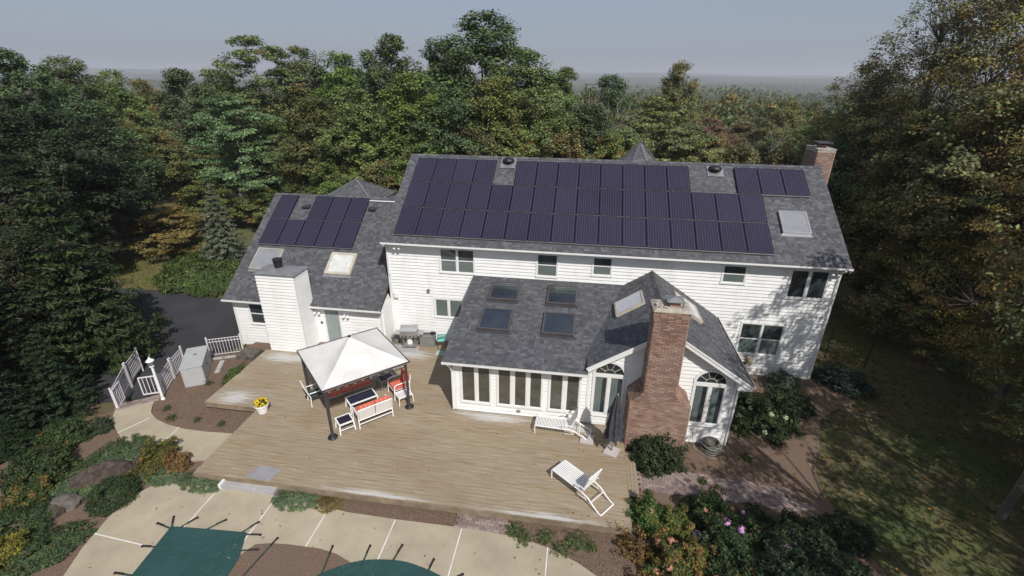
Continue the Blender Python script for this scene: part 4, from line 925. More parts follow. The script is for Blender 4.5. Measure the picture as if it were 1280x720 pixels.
def chaise(label, loc, rz, back_ang=62):
    """foot end at local -x; seat y in +-.3"""
    t = thing('chaise_longue', label, 'lounge chair', (loc[0], loc[1], 0), rz); h = .36
    for s in (-1, 1):
        m = MB(); fr(m, [(-1.0, s*.31, 0), (-1.0, s*.31, h-.02), (-.96, s*.31, h), (.25, s*.31, h), (.50, s*.31, .30), (.75, s*.31, .12), (.92, s*.31, .03), (1.02, s*.31, .02)], .021, 7); fr(m, [(.30, s*.31, h), (.42, s*.31, .20), (.10, s*.31, .16)], .012, 5); m.build('side_frame', 'white_pl', t)
        m = MB(); fr(m, [(-.02, s*.335, h), (.02, s*.335, .52), (.12, s*.335, .57), (.38, s*.335, .56)], .017, 6); m.build('armrest', 'white_pl', t)
    for a_, z_, r_ in ((-1.0, h-.03, .018), (1.02, .02, .022), (.62, .22, .014)): fr(MB(), [(a_, -.32, z_), (a_, .32, z_)], r_).build('crossbar', 'white_pl', t)
    for k in range(22): MB().box(-.97+k*.055, -.935+k*.055, -.30, .30, h-.004, h+.010).build('slat', 'white_pl', t)
    a = rad(back_ang); bx, bz = math.cos(a), math.sin(a); b = MB()
    for s in (-1, 1): fr(b, [(.25, s*.30, h), (.25+.72*bx, s*.30, h+.72*bz)], .02)
    fr(b, [(.25+.72*bx, -.30, h+.72*bz), (.25+.72*bx, .30, h+.72*bz)], .024); b = b.build('backrest', 'white_pl', t)
    for k in range(13): q = .03+k*.054; MB().obox((.25+q*bx, 0, h+q*bz), (bx*.017, 0, bz*.017), (0, .285, 0), (-bz*.006, 0, bx*.006)).build('slat', 'white_pl', b)
    return t
chaise('white strap chaise longue near the sunroom wall with its back raised', (8.22, -5.66), rad(-3), 68)
chaise('white strap chaise longue alone on the open front deck', (8.95, -8.35), rad(-39), 72)

def base_slab(loc, rz, label):
    t = thing('umbrella_base', label, 'umbrella base', (loc[0], loc[1], 0), rz); MB().box(-.24, .24, -.24, .24, 0, .06).build('slab', 'slab', t, bevel=.01); MB().tube([(0, 0, .06), (0, 0, .36)], .03, 8).build('socket', 'galv', t); return t
base_slab((9.12, -5.98), rad(-8), 'empty square concrete umbrella base behind the raised chaise back')
u = base_slab((9.97, -6.46), rad(-22), 'square concrete base holding the closed navy umbrella')
u = thing('closed_umbrella', 'closed navy patio umbrella standing left of the brick chimney', 'umbrella', (9.97, -6.46, .06)); MB().tube([(0, 0, .1), (0, 0, 2.36)], .02, 8).build('pole', 'galv', u)
m = MB(); nz, na = 22, 40; rnd = random.Random(4)
for i in range(nz):
    t_ = i/(nz-1); z = .62+1.72*t_; R0 = (.05+.25*(1-t_)**.8)*(1 if t_ < .98 else .6)*(1-.12*math.exp(-((t_-.12)/.06)**2))
    for k in range(na):
        a = 2*math.pi*k/na; m.v.append(((R0*(1+.22*math.sin(a*8+2.2*t_)+.08*math.sin(a*3+5*t_)))*math.cos(a), (R0*(1+.22*math.sin(a*8+2.2*t_)))*math.sin(a), z-(.10*(math.sin(a*8) > 0) if i == 0 else 0)))
for i in range(nz-1):
    for k in range(na): q = (k+1) % na; m.f.append((i*na+k, i*na+q, (i+1)*na+q, (i+1)*na+k))
m.build('canopy', 'umb', u, smooth=True); MB().lathe([(.03, 0), (.035, .04), (.01, .09)], 8, (0, 0, 2.34)).build('finial', 'galv', u); MB().lathe([(.20, 0), (.21, .05), (.20, .07)], 20, (0, 0, 1.05)).build('tie_strap', 'umb', u)

# pot of mums
pot = thing('flower_pot', 'round white pot of yellow chrysanthemums near the left deck corner', 'flower pot', (-3.34, -6.38, 0))
MB().lathe([(.15, 0), (.17, .02), (.235, .34), (.265, .345), (.265, .40), (.235, .40), (.225, .36)], 26).build('pot', 'white_pl', pot); MB().lathe([(.01, .34), (.225, .345)], 20).build('soil', 'soil', pot)

# gas grill and things near it
g = thing('gas_grill', 'stainless gas grill against the white wall behind the gazebo', 'grill', (.62, -.72, 0), rad(8))
MB().box(-.34, .34, -.25, .25, .12, .14).box(-.30, -.26, -.2, .2, .14, .62).box(.26, .30, -.2, .2, .14, .62).build('cart', 'galv', g); MB().box(-.12, .12, -.12, .12, .14, .58).build('gas_tank', 'white_pl', g, bevel=.05)
MB().box(-.40, .40, -.27, .27, .62, .82).build('firebox', 'cover_grey', g, bevel=.02)
m = MB(); prof = [(-.27, .82), (-.29, .98), (-.18, 1.12), (.05, 1.16), (.24, 1.06), (.27, .82)]; m.add([(-.38, y, z) for y, z in prof]+[(.38, y, z) for y, z in prof], [tuple(range(6)), tuple(reversed(range(6, 12)))]+[(i, i+6, (i+1) % 6+6, (i+1) % 6) for i in range(6)]); lid = m.build('lid', 'steel', g)
MB().tube([(-.28, -.34, .95), (.28, -.34, .95)], .015, 6).build('handle', 'steel', lid); MB().box(-.40, .40, -.31, -.27, .66, .80).build('control_panel', 'galv', g)
for k in range(4): MB().tube([(-.27+k*.18, -.31, .73), (-.27+k*.18, -.345, .73)], .025, 8).build('knob', 'black_metal', g)
for s in (-1, 1): MB().box(*sorted((s*.41, s*.68)), -.22, .22, .76, .79).build('side_shelf', 'steel', g); MB().tube([(s*.3, .2, .06), (s*.3, .26, .06)], .06, 10).build('wheel', 'black_metal', g)
o = thing('storage_bench', 'grey covered storage box right of the grill', 'storage box', (1.42, -.42, 0), rad(4)); MB().box(-.36, .36, -.22, .22, 0, .52).build('box_body', 'cover_grey', o, bevel=.02); MB().box(-.38, .38, -.24, .24, .525, .57).build('lid', 'galv', o, bevel=.01)
o = thing('garden_tool_bundle', 'dark tools lying across the grey storage box', 'tools', (1.52, -.42, .57)); MB().tube([(-.3, -.03, .03), (.3, .08, .05)], .03, 6).build('handle', 'dark_grey', o); MB().box(.05, .26, -.06, .1, .06, .12).build('head', 'black_metal', o)
o = thing('covered_bin', 'small grey bin left of the grill against the wing corner', 'bin', (-.18, -.45, 0)); MB().lathe([(.16, 0), (.2, .35), (.22, .38), (.12, .47), (.02, .5)], 14).build('bin_body', 'cover_grey', o); MB().lathe([(.05, 0), (.07, .05)], 10, (0, 0, .5)).build('lid_knob', 'galv', o)
o = MB().box(-.55, .75, -.33, .25, 0, .012).build('grill_mat', 'grey_wood'); o.location = (.35, -.95, .002); tag(o, 'pale grey mat under the gas grill', 'mat')
c = thing('aqua_chair', 'small aqua metal folding chair beside the sunroom roof edge', 'chair', (2.16, -.58, 0), rad(200))
for s in (-1, 1): m = MB(); fr(m, [(s*.19, -.2, 0), (s*.19, .02, .44), (s*.19, .22, .86)], .014); fr(m, [(s*.19, .22, 0), (s*.19, -.18, .44)], .014); m.build('side_frame', 'black_metal', c)
for k in range(5): MB().box(-.2, .2, -.2+k*.08, -.135+k*.08, .44, .455).build('seat_slat', 'aqua', c)
for k in range(2): MB().obox((0, .15+k*.05, .68+k*.12), (.2, 0, 0), (0, .018, .04), (0, -.006, .003)).build('back_slat', 'aqua', c)
o = MB().box(-.24, .24, -.22, .22, 0, .01).build('chair_mat', 'aqua'); o.location = (2.25, -1.1, .003); tag(o, 'pale aqua mat on the deck in front of the aqua chair', 'mat'); o.data.materials[0] = plain('faded_aqua_mat', (.34, .42, .38), .9)

# equipment cabinet, lamp post, fence and gates
bx = thing('equipment_cabinet', 'large light grey metal cabinet beside the white fence', 'cabinet', (-8.12, -4.02, -.42), math.atan2(.40, .66))
MB().box(-.40, .40, -.90, .90, .0, .96).build('cabinet_body', 'grey_box', bx, bevel=.02); MB().box(-.43, .43, -.93, .93, .965, 1.0).build('cabinet_lid', 'grey_box', bx, bevel=.012)
MB().box(.402, .41, -.86, -.02, .06, .92).build('door_panel', 'grey_box', bx); MB().box(.402, .41, .02, .86, .06, .92).build('door_panel', 'grey_box', bx); MB().box(.41, .43, -.10, -.02, .55, .62).build('latch', 'black_metal', bx); MB().box(-.05, .08, .16, .24, 1.0, 1.012).build('badge', 'dark_grey', bx); MB().box(-.5, .5, -1.0, 1.0, -.12, .0).build('plinth', 'stone', bx)
lp = thing('lamp_post', 'white lamp post with lantern head beside the open gate', 'lamp post', (-8.30, -5.84, -.40))
MB().tube([(0, 0, 0), (0, 0, 1.6)], [.055, .045], 12).lathe([(.08, 0), (.08, .06), (.06, .1)], 12).build('post', 'white_pl', lp); MB().lathe([(.05, 1.6), (.09, 1.64), (.06, 1.66)], 10).build('lantern_base', 'white_pl', lp)
MB().lathe([(.065, 1.66), (.12, 1.88)], 6).build('lantern_glass', 'sky_grey', lp); MB().lathe([(.145, 1.88), (.15, 1.90), (.05, 2.0), (.02, 2.02), (.025, 2.05), (.005, 2.09)], 12).build('lantern_cap', 'white_pl', lp)
def fence_run(a, b, label, zb=-.42, zt=.55, posts=2):
    a, b = Vector((a[0], a[1], 0)), Vector((b[0], b[1], 0)); L = (b-a).length; ang = math.atan2(b.y-a.y, b.x-a.x)
    f = thing('railing', label, 'fence', (a.x, a.y, zb), ang, 'white fence sections along the driveway'); H = zt-zb
    for k in range(posts): x = L*k/(posts-1); MB().box(x-.027, x+.027, -.027, .027, -.3, H+.08).box(x-.037, x+.037, -.037, .037, H+.08, H+.10).build('post', 'white_fence', f)
    for z in (H-.02, H-.17, .12): MB().bar((.04, 0, z), (L-.04, 0, z), .022, .024).build('rail', 'white_fence', f)
    n = int(L/.125)
    for k in range(1, n): x = L*k/n; MB().box(x-.008, x+.008, -.008, .008, .14, H-.02).build('baluster', 'white_fence', f)
    return f
fence_run((-9.55, -6.72), (-10.60, -5.08), 'white railing section nearest the open gate leaf on the left'); fence_run((-10.62, -5.02), (-11.2, -3.85), 'white railing section running back along the shaded driveway')
fence_run((-8.48, -5.55), (-9.0, -4.45), 'white railing section between lamp post and grey cabinet'); fence_run((-9.02, -4.38), (-9.32, -3.42), 'white railing section hidden behind the grey cabinet'); fence_run((-8.72, -2.55), (-7.42, -1.95), 'white railing section from the grey cabinet to the wing corner')
def gate(a, b, label, deco=False):
    a, b = Vector((a[0], a[1], 0)), Vector((b[0], b[1], 0)); L = (b-a).length; f = thing('gate', label, 'gate', (a.x, a.y, -.28), math.atan2(b.y-a.y, b.x-a.x), 'gate leaves')
    MB().box(0, .04, -.02, .02, 0, .86).box(L-.04, L, -.02, .02, 0, .86).box(.04, L-.04, -.02, .02, .82, .86).box(.04, L-.04, -.02, .02, 0, .05).build('gate_frame', 'white_fence', f)
    n = max(4, int(L/.12))
    for k in range(1, n): x = L*k/n; MB().box(x-.012, x+.012, -.012, .012, .05, .82).build('baluster', 'white_fence', f)
    if deco: MB().lathe([(.001, 0)], 3).build('scroll', 'white_fence', f) if False else MB().tube([(L/2+.13*math.cos(t), 0, .45+.18*math.sin(t)) for t in np.linspace(0, 2*math.pi, 17)], .012, 5, False).build('scroll', 'white_fence', f)
gate((-9.2, -5.83), (-8.66, -5.57), 'white gate leaf standing half open beside the lamp post'); gate((-9.45, -6.76), (-9.76, -6.14), 'white scrolled gate leaf swung open on the left post', True)
m = thing('garden_edging', 'grey timber edging between driveway fence and mulch bed', 'edging', (-8.0, -2.6, -.4), math.atan2(.6, 1.3)); 
for k in range(2): MB().box(-.75+k*.8, .0+k*.8, -.07, .05, -.1, .10).build('timber', 'grey_wood', m)
MB().box(-.10, .10, -1.3, -.25, -.1, .06).build('timber', 'grey_wood', m)

# hose reel pot
h = thing('hose_pot', 'coiled grey garden hose on a round holder under the right arched window', 'hose', (13.60, -5.35, -.43)); MB().lathe([(.20, 0), (.24, .05), (.26, .40), (.28, .42), (.23, .43), (.20, .30), (.1, .29)], 20).build('hose_holder', 'stone', h)
pts = []; rnd = random.Random(3)
for k in range(150): a = k*.21; r = .31+.035*math.sin(k*.05)+.02*math.sin(k*.9); pts.append((r*math.cos(a), r*math.sin(a), .05+.30*abs(math.sin(k*.021))+.012*math.sin(k*.7)))
MB().tube(pts, .013, 5).build('hose_coil', 'hose', h); MB().tube([(.3, 0, .05), (.5, -.15, .03), (.35, -.45, .03), (-.1, -.42, .03), (-.55, -.1, .03), (-.62, .25, .3), (-.6, .3, .5)], .013, 5).build('hose_tail', 'hose', h)
for x, y, l in ((20.6, 2.2, 'thin dark post standing in the shaded lawn, nearer the house'), (22.1, 1.6, 'thin dark post standing in the shaded lawn, farther from the house')):
    o = thing('garden_post', l, 'post', (x, y, -.55), group='thin posts in the lawn'); MB().tube([(0, 0, 0), (.03, 0, 1.7)], .03, 6).build('stake', 'black_metal', o); MB().lathe([(.06, 0), (.03, .05)], 8).build('stake_foot', 'black_metal', o)
o = thing('garden_bench', 'pale wooden bench glimpsed through the trees beyond the right gable', 'bench', (31.0, 16.0, -1.0), rad(-20))
for k in range(4): MB().box(-1.1, 1.1, -.25+k*.13, -.14+k*.13, .45, .48).build('seat_slat', 'white_pl', o)
for k in range(3): MB().box(-1.1, 1.1, .28, .31, .6+k*.14, .7+k*.14).build('back_slat', 'white_pl', o)
for s in (-1, 1): MB().box(s*.95-.04, s*.95+.04, -.25, .3, 0, .45).build('leg', 'grey_wood', o)

# pool covers with straps
def cover(poly, label, straps):
    t = thing('pool_cover', label, 'pool cover', (0, 0, -.3)); m = MB().prism(poly, -.02, .035).build('cover_sheet', 'cover', t)
    for (x0, y0, x1, y1) in straps:
        s = MB().bar((x0, y0, .042), (x1, y1, .02), .045, .008).build('strap', 'strap', t); a = Vector((x0, y0, .04)); b = Vector((x1, y1, .02)); d = (b-a).normalized()
        MB().tube([b-d*.26+Vector((0, 0, .012)), b+Vector((0, 0, .006))], .026, 7).lathe([(.035, -.02), (.035, .012)], 10, tuple(b)).build('spring_anchor', 'black_metal', s)
    return t
cover([(-3.05, -11.32), (-2.4, -11.27), (-1.6, -11.22), (-.72, -11.17), (-.40, -11.95), (-.34, -12.6), (-.3, -16), (-2.85, -16), (-2.9, -12.83)], 'dark green pool cover over the left arm of the pool',
      [(-3.0, -11.36, -3.25, -11.0), (-3.0, -11.4, -3.55, -11.28), (-2.75, -11.32, -2.52, -10.92), (-1.95, -11.27, -1.62, -10.86), (-.85, -11.2, -.60, -10.78), (-.75, -11.25, -.28, -11.17), (-.55, -11.75, -.05, -11.62), (-2.95, -12.0, -3.35, -12.02), (-2.9, -12.85, -3.4, -12.84)])
cover(smoothpoly([(1.2, -16), (1.3, -13.6), (1.55, -12.6), (2.0, -12.08), (2.57, -11.69), (3.15, -11.45), (4.03, -11.34), (4.75, -11.44), (5.46, -11.66), (6.2, -12.05), (6.9, -12.7), (7.2, -14), (7.0, -16)], 3), 'rounded dark green pool cover at the bottom centre',
      [(2.1, -12.0, 1.98, -11.2), (3.05, -11.52, 3.03, -11.02), (3.85, -11.38, 3.93, -10.86), (4.9, -11.55, 4.95, -11.15), (5.5, -11.75, 5.85, -11.45), (.0, -12.7, .28, -11.2)])

# ------------------------------------------------------------------ vegetation
rs = np.random.RandomState(12)
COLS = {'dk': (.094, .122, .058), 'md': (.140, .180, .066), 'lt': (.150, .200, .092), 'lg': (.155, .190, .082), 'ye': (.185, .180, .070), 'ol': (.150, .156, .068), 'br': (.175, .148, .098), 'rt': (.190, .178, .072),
        'blue': (.135, .165, .140), 'jun': (.095, .140, .075), 'con': (.030, .048, .022), 'dk_shade': (.034, .047, .026)}
def unit(n):
    v = rs.normal(size=(n, 3)); return v/np.linalg.norm(v, axis=1)[:, None]
def foliage(name, C, rad_, per, leaf, flat=.7, up=.6, aspect=.55, out_from=None, droop=0., parent=None, mat='leaf', shell=0.45):
    """many small leaf faces spread round the clump centres C; returns a mesh"""
    C = np.asarray(C, float); n = len(C); N_ = n*per; rad_ = np.broadcast_to(np.asarray(rad_, float), (n,))
    idx = np.repeat(np.arange(n), per); d = unit(N_)*(rs.rand(N_, 1)**.45); d[:, 2] *= flat
    p = C[idx] + d*rad_[idx][:, None]; p[:, 2] -= droop*(d[:, 0]**2+d[:, 1]**2)*rad_[idx]
    nr = unit(N_)*(.8 if shell < 1 else .35) + d*shell*1.2; nr[:, 2] += up
    if out_from is not None:
        o = p - np.asarray(out_from); o /= np.linalg.norm(o, axis=1)[:, None]+1e-6; nr += o*.5
    nr /= np.linalg.norm(nr, axis=1)[:, None]+1e-6
    a = np.cross(nr, unit(N_)); a /= np.linalg.norm(a, axis=1)[:, None]+1e-6; b = np.cross(nr, a)
    s = leaf*(.65+.7*rs.rand(N_, 1)); a *= s; b *= s*aspect
    V = np.empty((N_, 4, 3)); V[:, 0] = p-a; V[:, 1] = p+b-a*.1; V[:, 2] = p+a; V[:, 3] = p-b-a*.1
    me = bpy.data.meshes.new(name); me.vertices.add(N_*4); me.vertices.foreach_set('co', V.ravel()); me.loops.add(N_*4); me.loops.foreach_set('vertex_index', np.arange(N_*4, dtype=np.int32))
    me.polygons.add(N_); me.polygons.foreach_set('loop_start', np.arange(0, N_*4, 4, dtype=np.int32)); me.update(calc_edges=True)
    at = me.attributes.new('clump', 'FLOAT', 'FACE'); cv_ = rs.rand(n); at.data.foreach_set('value', cv_[idx].astype(np.float32)); me.materials.append(M[mat]); me.validate(); return me
def limbs_mesh(name, trunk, targets, r0, subs=None, mat='bark'):
    m = MB(); trunk = [Vector(p) for p in trunk]; m.tube(trunk, [r0*(1-.8*i/(len(trunk)-1)) for i in range(len(trunk))], 8)
    for k, (T, kids) in enumerate(targets):
        T = Vector(T); hz = max(T.z*.35, min(T.z-.4, trunk[-1].z*(.25+.6*((k*.37) % 1)))); t = min(max((hz-trunk[0].z)/(trunk[-1].z-trunk[0].z), 0), .98); i = min(int(t*(len(trunk)-1)), len(trunk)-2); f = t*(len(trunk)-1)-i; S = trunk[i].lerp(trunk[i+1], f)
        mid = S.lerp(T, .5)+Vector((0, 0, .12*(T-S).length)) + Vector(tuple(rs.normal(size=3)*.15)); r = r0*.42*(1-t*.6); m.tube([S, mid, T], [r, r*.6, r*.25], 5, False)
        for q in kids: q = Vector(q); m.tube([mid.lerp(T, .6), (mid.lerp(T, .6)+q)/2+Vector(tuple(rs.normal(size=3)*.12)), q], [r*.3, r*.2, r*.08], 4, False)
    me = bpy.data.meshes.new(name); me.from_pydata(m.v, [], m.f); me.update(); me.materials.append(M[mat]); return me
def tree_proto(kind, seed):
    global rs
    rs = np.random.RandomState(seed); C = []; targets = []
    if kind == 'oak': H, R, base, nl, nc, per, leaf, flat = 12., 4., 2.6, 15, 28, 84, .086, .62
    elif kind == 'loc': H, R, base, nl, nc, per, leaf, flat = 11., 4.4, 2.6, 18, 18, 84, .090, .30
    elif kind == 'ail': H, R, base, nl, nc, per, leaf, flat = 16., 5.2, 6., 19, 16, 80, .108, .38
    elif kind == 'shr': H, R, base, nl, nc, per, leaf, flat = 7., 3.2, .6, 12, 26, 74, .078, .6
    elif kind == 'near': H, R, base, nl, nc, per, leaf, flat = 13., 4.6, 1.5, 24, 30, 60, .058, .5
    elif kind == 'airy': H, R, base, nl, nc, per, leaf, flat = 13., 4.2, 3.5, 15, 13, 30, .085, .5
    for i in range(nl):
        f = (i+.5)/nl; z = base+(H-base)*(.10+.80*f); prof = math.sin(math.pi*(.16+.80*f))**.8
        if kind in ('ail',): prof = (.45+.75*f) if f < .85 else .7
        ang = i*2.4+rs.rand()*.9; rr = R*prof*(.42+.25*rs.rand()); lr = R*(.30+.20*rs.rand())*(1.1-.35*f)
        if i == nl-1: rr = R*.1; z = H-lr*.75
        c = np.array([rr*math.cos(ang), rr*math.sin(ang), z]); u = unit(nc)*(.62+.42*rs.rand(nc, 1)); u[:, 2] = u[:, 2]*.72+.08
        if kind in ('loc', 'ail'): u[:, 2] *= .45
        pts = c+u*lr; pts[:, 2] = np.maximum(pts[:, 2], base*.6); C += list(pts); targets.append((c, [pts[j] for j in range(0, nc, 4 if kind != 'near' else 1)]))
    C = np.array(C); cr = foliage(kind+'_crown', C, (.50 if kind not in ('near', 'airy') else .40)*R/4*(.8+.5*rs.rand(len(C))), per, leaf, flat, .75, .6, out_from=(0, 0, H*.45))
    tr = limbs_mesh(kind+'_trunk', [(0, 0, -1.5), (0, 0, 0), (.12, .05, H*.25), (-.1, .12, H*.5), (.05, -.1, H*.78)], targets, .045*R if kind != 'near' else .2)
    return cr, tr, H, R
def conifer_proto(seed, H, R, levels, nb, leaf, base=.2, dens=1.0, tilt=.0, name='spruce'):
    global rs
    rs = np.random.RandomState(seed); C = []; tg = []
    for l in range(levels):
        f = l/(levels-1); z = base+(H-base)*f; r = R*(1-f)**.85+.08; n = max(3, int(nb*(1-f*.6)))
        for k in range(n):
            a = 2*math.pi*k/n+l*.7+rs.rand()*.3; rr = r*(.8+.3*rs.rand()); st = max(2, int(rr/.28))
            for j in range(st):
                q = (j+1)/st; C.append((rr*q*math.cos(a), rr*q*math.sin(a), z-.22*rr*q+tilt*rr*q*q))
            if l % 2 == 0: tg.append(((rr*.9*math.cos(a), rr*.9*math.sin(a), z-.2*rr), []))
    cr = foliage(name+'_crown', C, .24*(R/1.6)**.5, int(26*dens), leaf, .42, .9, .3, out_from=(0, 0, H*.3)); m = MB(); m.tube([(0, 0, -1), (0, 0, H*.96)], [.07*R, .01], 7)
    for T, _ in tg: m.tube([(0, 0, T[2]+.2), T], [.03, .008], 4, False)
    me = bpy.data.meshes.new(name+'_trunk'); me.from_pydata(m.v, [], m.f); me.update(); me.materials.append(M['bark']); return cr, me, H, R
PROTO = {'oak': [tree_proto('oak', s) for s in (1, 2, 3, 4)], 'loc': [tree_proto('loc', s) for s in (11, 12)], 'ail': [tree_proto('ail', 21)], 'shr': [tree_proto('shr', s) for s in (31, 32, 33)], 'near': [tree_proto('near', s) for s in (41, 42)], 'airy': [tree_proto('airy', s) for s in (45, 46)],
         'spruce': [conifer_proto(51, 6., 1.9, 17, 11, .12, tilt=.1)], 'cedar': [conifer_proto(52, 6., 1.7, 20, 11, .095, dens=1.2, tilt=.45, name='cedar'), conifer_proto(53, 6., 1.9, 18, 10, .10, dens=1.2, tilt=.4, name='cedar')]}
NAMES = {'oak': 'broadleaf_tree', 'loc': 'locust_tree', 'ail': 'spreading_tree', 'shr': 'understorey_tree', 'near': 'turning_tree', 'airy': 'thin_crowned_tree', 'spruce': 'blue_spruce', 'cedar': 'cedar_tree', 'bare': 'bare_tree'}
cnt = [0]
def put_tree(kind, x, y, H, R, col, aut, label, group=None, rz=None, cat='tree', zb=None):
    P = PROTO[kind]; cr, tr, H0, R0 = P[cnt[0] % len(P)]; cnt[0] += 1; z = ground_z(x, y) if zb is None else zb
    t = thing(NAMES[kind], label, cat, (x, y, z), (cnt[0]*1.7) % 6.28 if rz is None else rz, group); t.scale = (R/R0, R/R0, H/H0)
    a = bpy.data.objects.new('trunk', tr); COL.objects.link(a); a.parent = t; b = bpy.data.objects.new('crown', cr); COL.objects.link(b); b.parent = t
    c = COLS[col]; rr = random.Random(cnt[0]); j = [1+rr.uniform(-.15, .15), 1+rr.uniform(-.10, .12), 1+rr.uniform(-.2, .2)]; b.color = (c[0]*j[0], c[1]*j[1], c[2]*j[2], aut*(.65 if kind != 'near' else 1.1)); return t
TW = {"dk_shade": "dark green", 'dk': 'dark green', 'md': 'mid green', 'lt': 'bright green', 'lg': 'bright green', 'ye': 'yellow-green', 'ol': 'olive and yellow', 'br': 'russet-brown', 'rt': 'green and rust'}
TREES = [
('oak', -34.8, 14, 14.5, 4.5, 'dk', .1), ('oak', -42.0, 24, 15.4, 4.8, 'dk', .15), ('oak', -48.1, 34, 15.4, 5, 'md', .2), ('oak', -49.6, 40, 14.9, 4.5, 'ye', .35), ('oak', -34.8, 30, 14.4, 5, 'dk', .1),
('oak', -35.5, 36, 15.0, 5, 'dk', .1), ('oak', -22.6, 33, 16.2, 5.2, 'dk', .05), ('oak', -15.6, 29, 15.4, 5, 'md', .08), ('oak', -10.1, 27, 16.6, 5, 'dk', .05), ('oak', -7.4, 33, 15.4, 5, 'dk', .05),
('oak', 2.8, 24, 14.9, 5.2, 'md', .06), ('oak', -4.6, 26, 15.8, 4.8, 'dk', .04), ('oak', 5.5, 30, 14.1, 4.6, 'md', .2), ('oak', 10.2, 30, 13.6, 4.4, 'dk', .1),
('oak', 23.6, 44, 9.6, 4.4, 'br', .3), ('oak', 30.6, 55, 8.6, 4.6, 'br', .35), ('oak', 33.9, 50, 11.4, 3.6, 'ye', .2), ('oak', 33.0, 40, 9.2, 4.4, 'md', .15), ('oak', 38.6, 46, 9.8, 4.6, 'dk', .1), ('oak', 37.2, 34, 10.6, 4.2, 'dk', .12),
('loc', -20.1, 22, 9.2, 4.2, 'md', .25), ('oak', -13.1, 18, 11.2, 4.4, 'dk', .08), ('oak', -8.8, 17, 11.7, 4.4, 'md', .1), ('oak', -4.8, 17, 12.7, 4.6, 'md', .06), ('oak', -1.2, 16, 11.7, 4.6, 'dk', .06),
('oak', 2.0, 17, 12.6, 4.4, 'md', .12), ('oak', 5.0, 16, 11.7, 4.0, 'md', .25), ('oak', 8.3, 17, 10.8, 3.8, 'dk', .15), ('loc', 15.5, 17, 9.9, 4.0, 'lg', .1), ('oak', 19.5, 24, 8.6, 3.6, 'br', .35), ('oak', 21.5, 20, 8.0, 3.4, 'br', .3),
('oak', 25.2, 26, 9.0, 3.6, 'md', .2), ('oak', 26.6, 22, 9.4, 3.8, 'dk', .12), ('loc', 10.9, 16, 9.8, 3.4, 'lg', .12), ('oak', -24.6, 6, 11.4, 5, 'dk', .05), ('oak', -28.1, 12, 10.8, 5, 'dk', .12), ('oak', -31.2, 18, 9.2, 5, 'md', .3),
('oak', -33.3, 24, 8.0, 4.6, 'ol', .35), ('oak', -24.0, 1, 9.5, 4.4, 'dk', .05), ('oak', -26.8, 9.5, 7.0, 4.4, 'ol', .15), ('shr', -23.7, 17, 4.4, 3.6, 'md', .3), ('shr', -24.6, 5.0, 5.2, 3.4, 'dk', .1), ('oak', -33.3, 27, 6.7, 4.4, 'dk', .2),
('shr', -19.0, 18, 3.8, 3, 'md', .35), ('shr', -13.9, 15, 5.1, 3, 'dk', .2), ('shr', -15.0, -3.6, 6.4, 2.8, 'dk', .03), ('shr', -17.6, -2.4, 6.2, 3.0, 'dk', .03), ('shr', -21.0, -.6, 5.4, 3.0, 'dk', .05),
('shr', -10.2, 13.5, 6.7, 3.2, 'md', .15), ('shr', -5.9, 13.5, 7.0, 3.4, 'ol', .3), ('shr', -2.9, 14, 8.6, 3.4, 'md', .15), ('shr', .5, 14, 9.0, 3.4, 'dk', .15), ('shr', 3.9, 14, 9.3, 3.4, 'md', .35), ('shr', 6.9, 14, 9.1, 3.2, 'ol', .4), ('shr', 9.8, 14, 8.9, 3.2, 'ol', .3),
('shr', 16.2, 15, 8.7, 3, 'lg', .2), ('shr', 18.8, 15, 8.5, 3, 'br', .45), ('shr', 21.1, 15, 8.3, 3.0, 'ol', .3),
('oak', 25.6, 14, 10.2, 3.8, 'dk', .2), ('oak', 25.6, 8, 11.0, 4.0, 'ol', .25), ('oak', 26.4, 3.6, 13.2, 4.2, 'ol', .28), ('shr', 25.1, 9, 6.4, 3.4, 'dk', .3), ('shr', 25.6, 6, 5.6, 3.6, 'ol', .35), ('shr', 25.8, 3, 5.0, 3.4, 'dk', .35)]
for k, x, y, H, R, c, a in TREES:
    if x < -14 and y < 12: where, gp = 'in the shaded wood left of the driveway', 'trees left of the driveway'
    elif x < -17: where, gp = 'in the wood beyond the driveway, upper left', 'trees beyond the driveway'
    elif x > 22 and y < 16: where, gp = 'in the wood right of the house', 'trees right of the house'
    elif x > 14: where, gp = 'beyond the right end of the main roof', 'trees beyond the right end of the roof'
    elif k == 'shr': where, gp = 'close behind the house ridge', 'low trees close behind the house'
    else: where, gp = 'in the tall row behind the house', 'tall trees behind the house'
    sz = {'oak': 'broad leafy', 'loc': 'airy feathery', 'shr': 'low bushy'}[k]
    if x < -14 and y < 12: c = 'dk_shade'  # shade of this wood put into a darker leaf colour
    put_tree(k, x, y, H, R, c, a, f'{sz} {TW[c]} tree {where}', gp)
put_tree('ail', -23.0, 26, 16.9, 5.6, 'md', .22, 'tall spreading tree with layered pinkish crown above the left horizon')
put_tree('oak', -1.3, 27, 18.4, 7.2, 'dk', .04, 'tallest dark green tree, rising into the sky behind the main roof')
put_tree('loc', -21.3, 19, 11.6, 5.0, 'lt', .14, 'bright green feathery tree with orange leaves beyond the wing roof')
put_tree('oak', 17.2, 34, 15.0, 3.6, 'ol', .3, 'pointed olive-brown tree standing against the sky right of centre')
put_tree('loc', 13.4, 20, 11.8, 4.6, 'lt', .06, 'rounded bright green tree behind the turret roof')
put_tree('shr', -22.5, 11, 3.6, 3.4, 'ye', .28, 'small orange and yellow tree at the edge of the grass beyond the driveway')
put_tree('near', 26.4, 16, 14.2, 4.6, 'rt', .25, 'rust-tinged tree with a limb reaching over the horizon, right of the chimney')
put_tree('near', 27.0, 12, 17.4, 5.2, 'rt', .28, 'tall rust-tinged tree running out of the top right of the view')
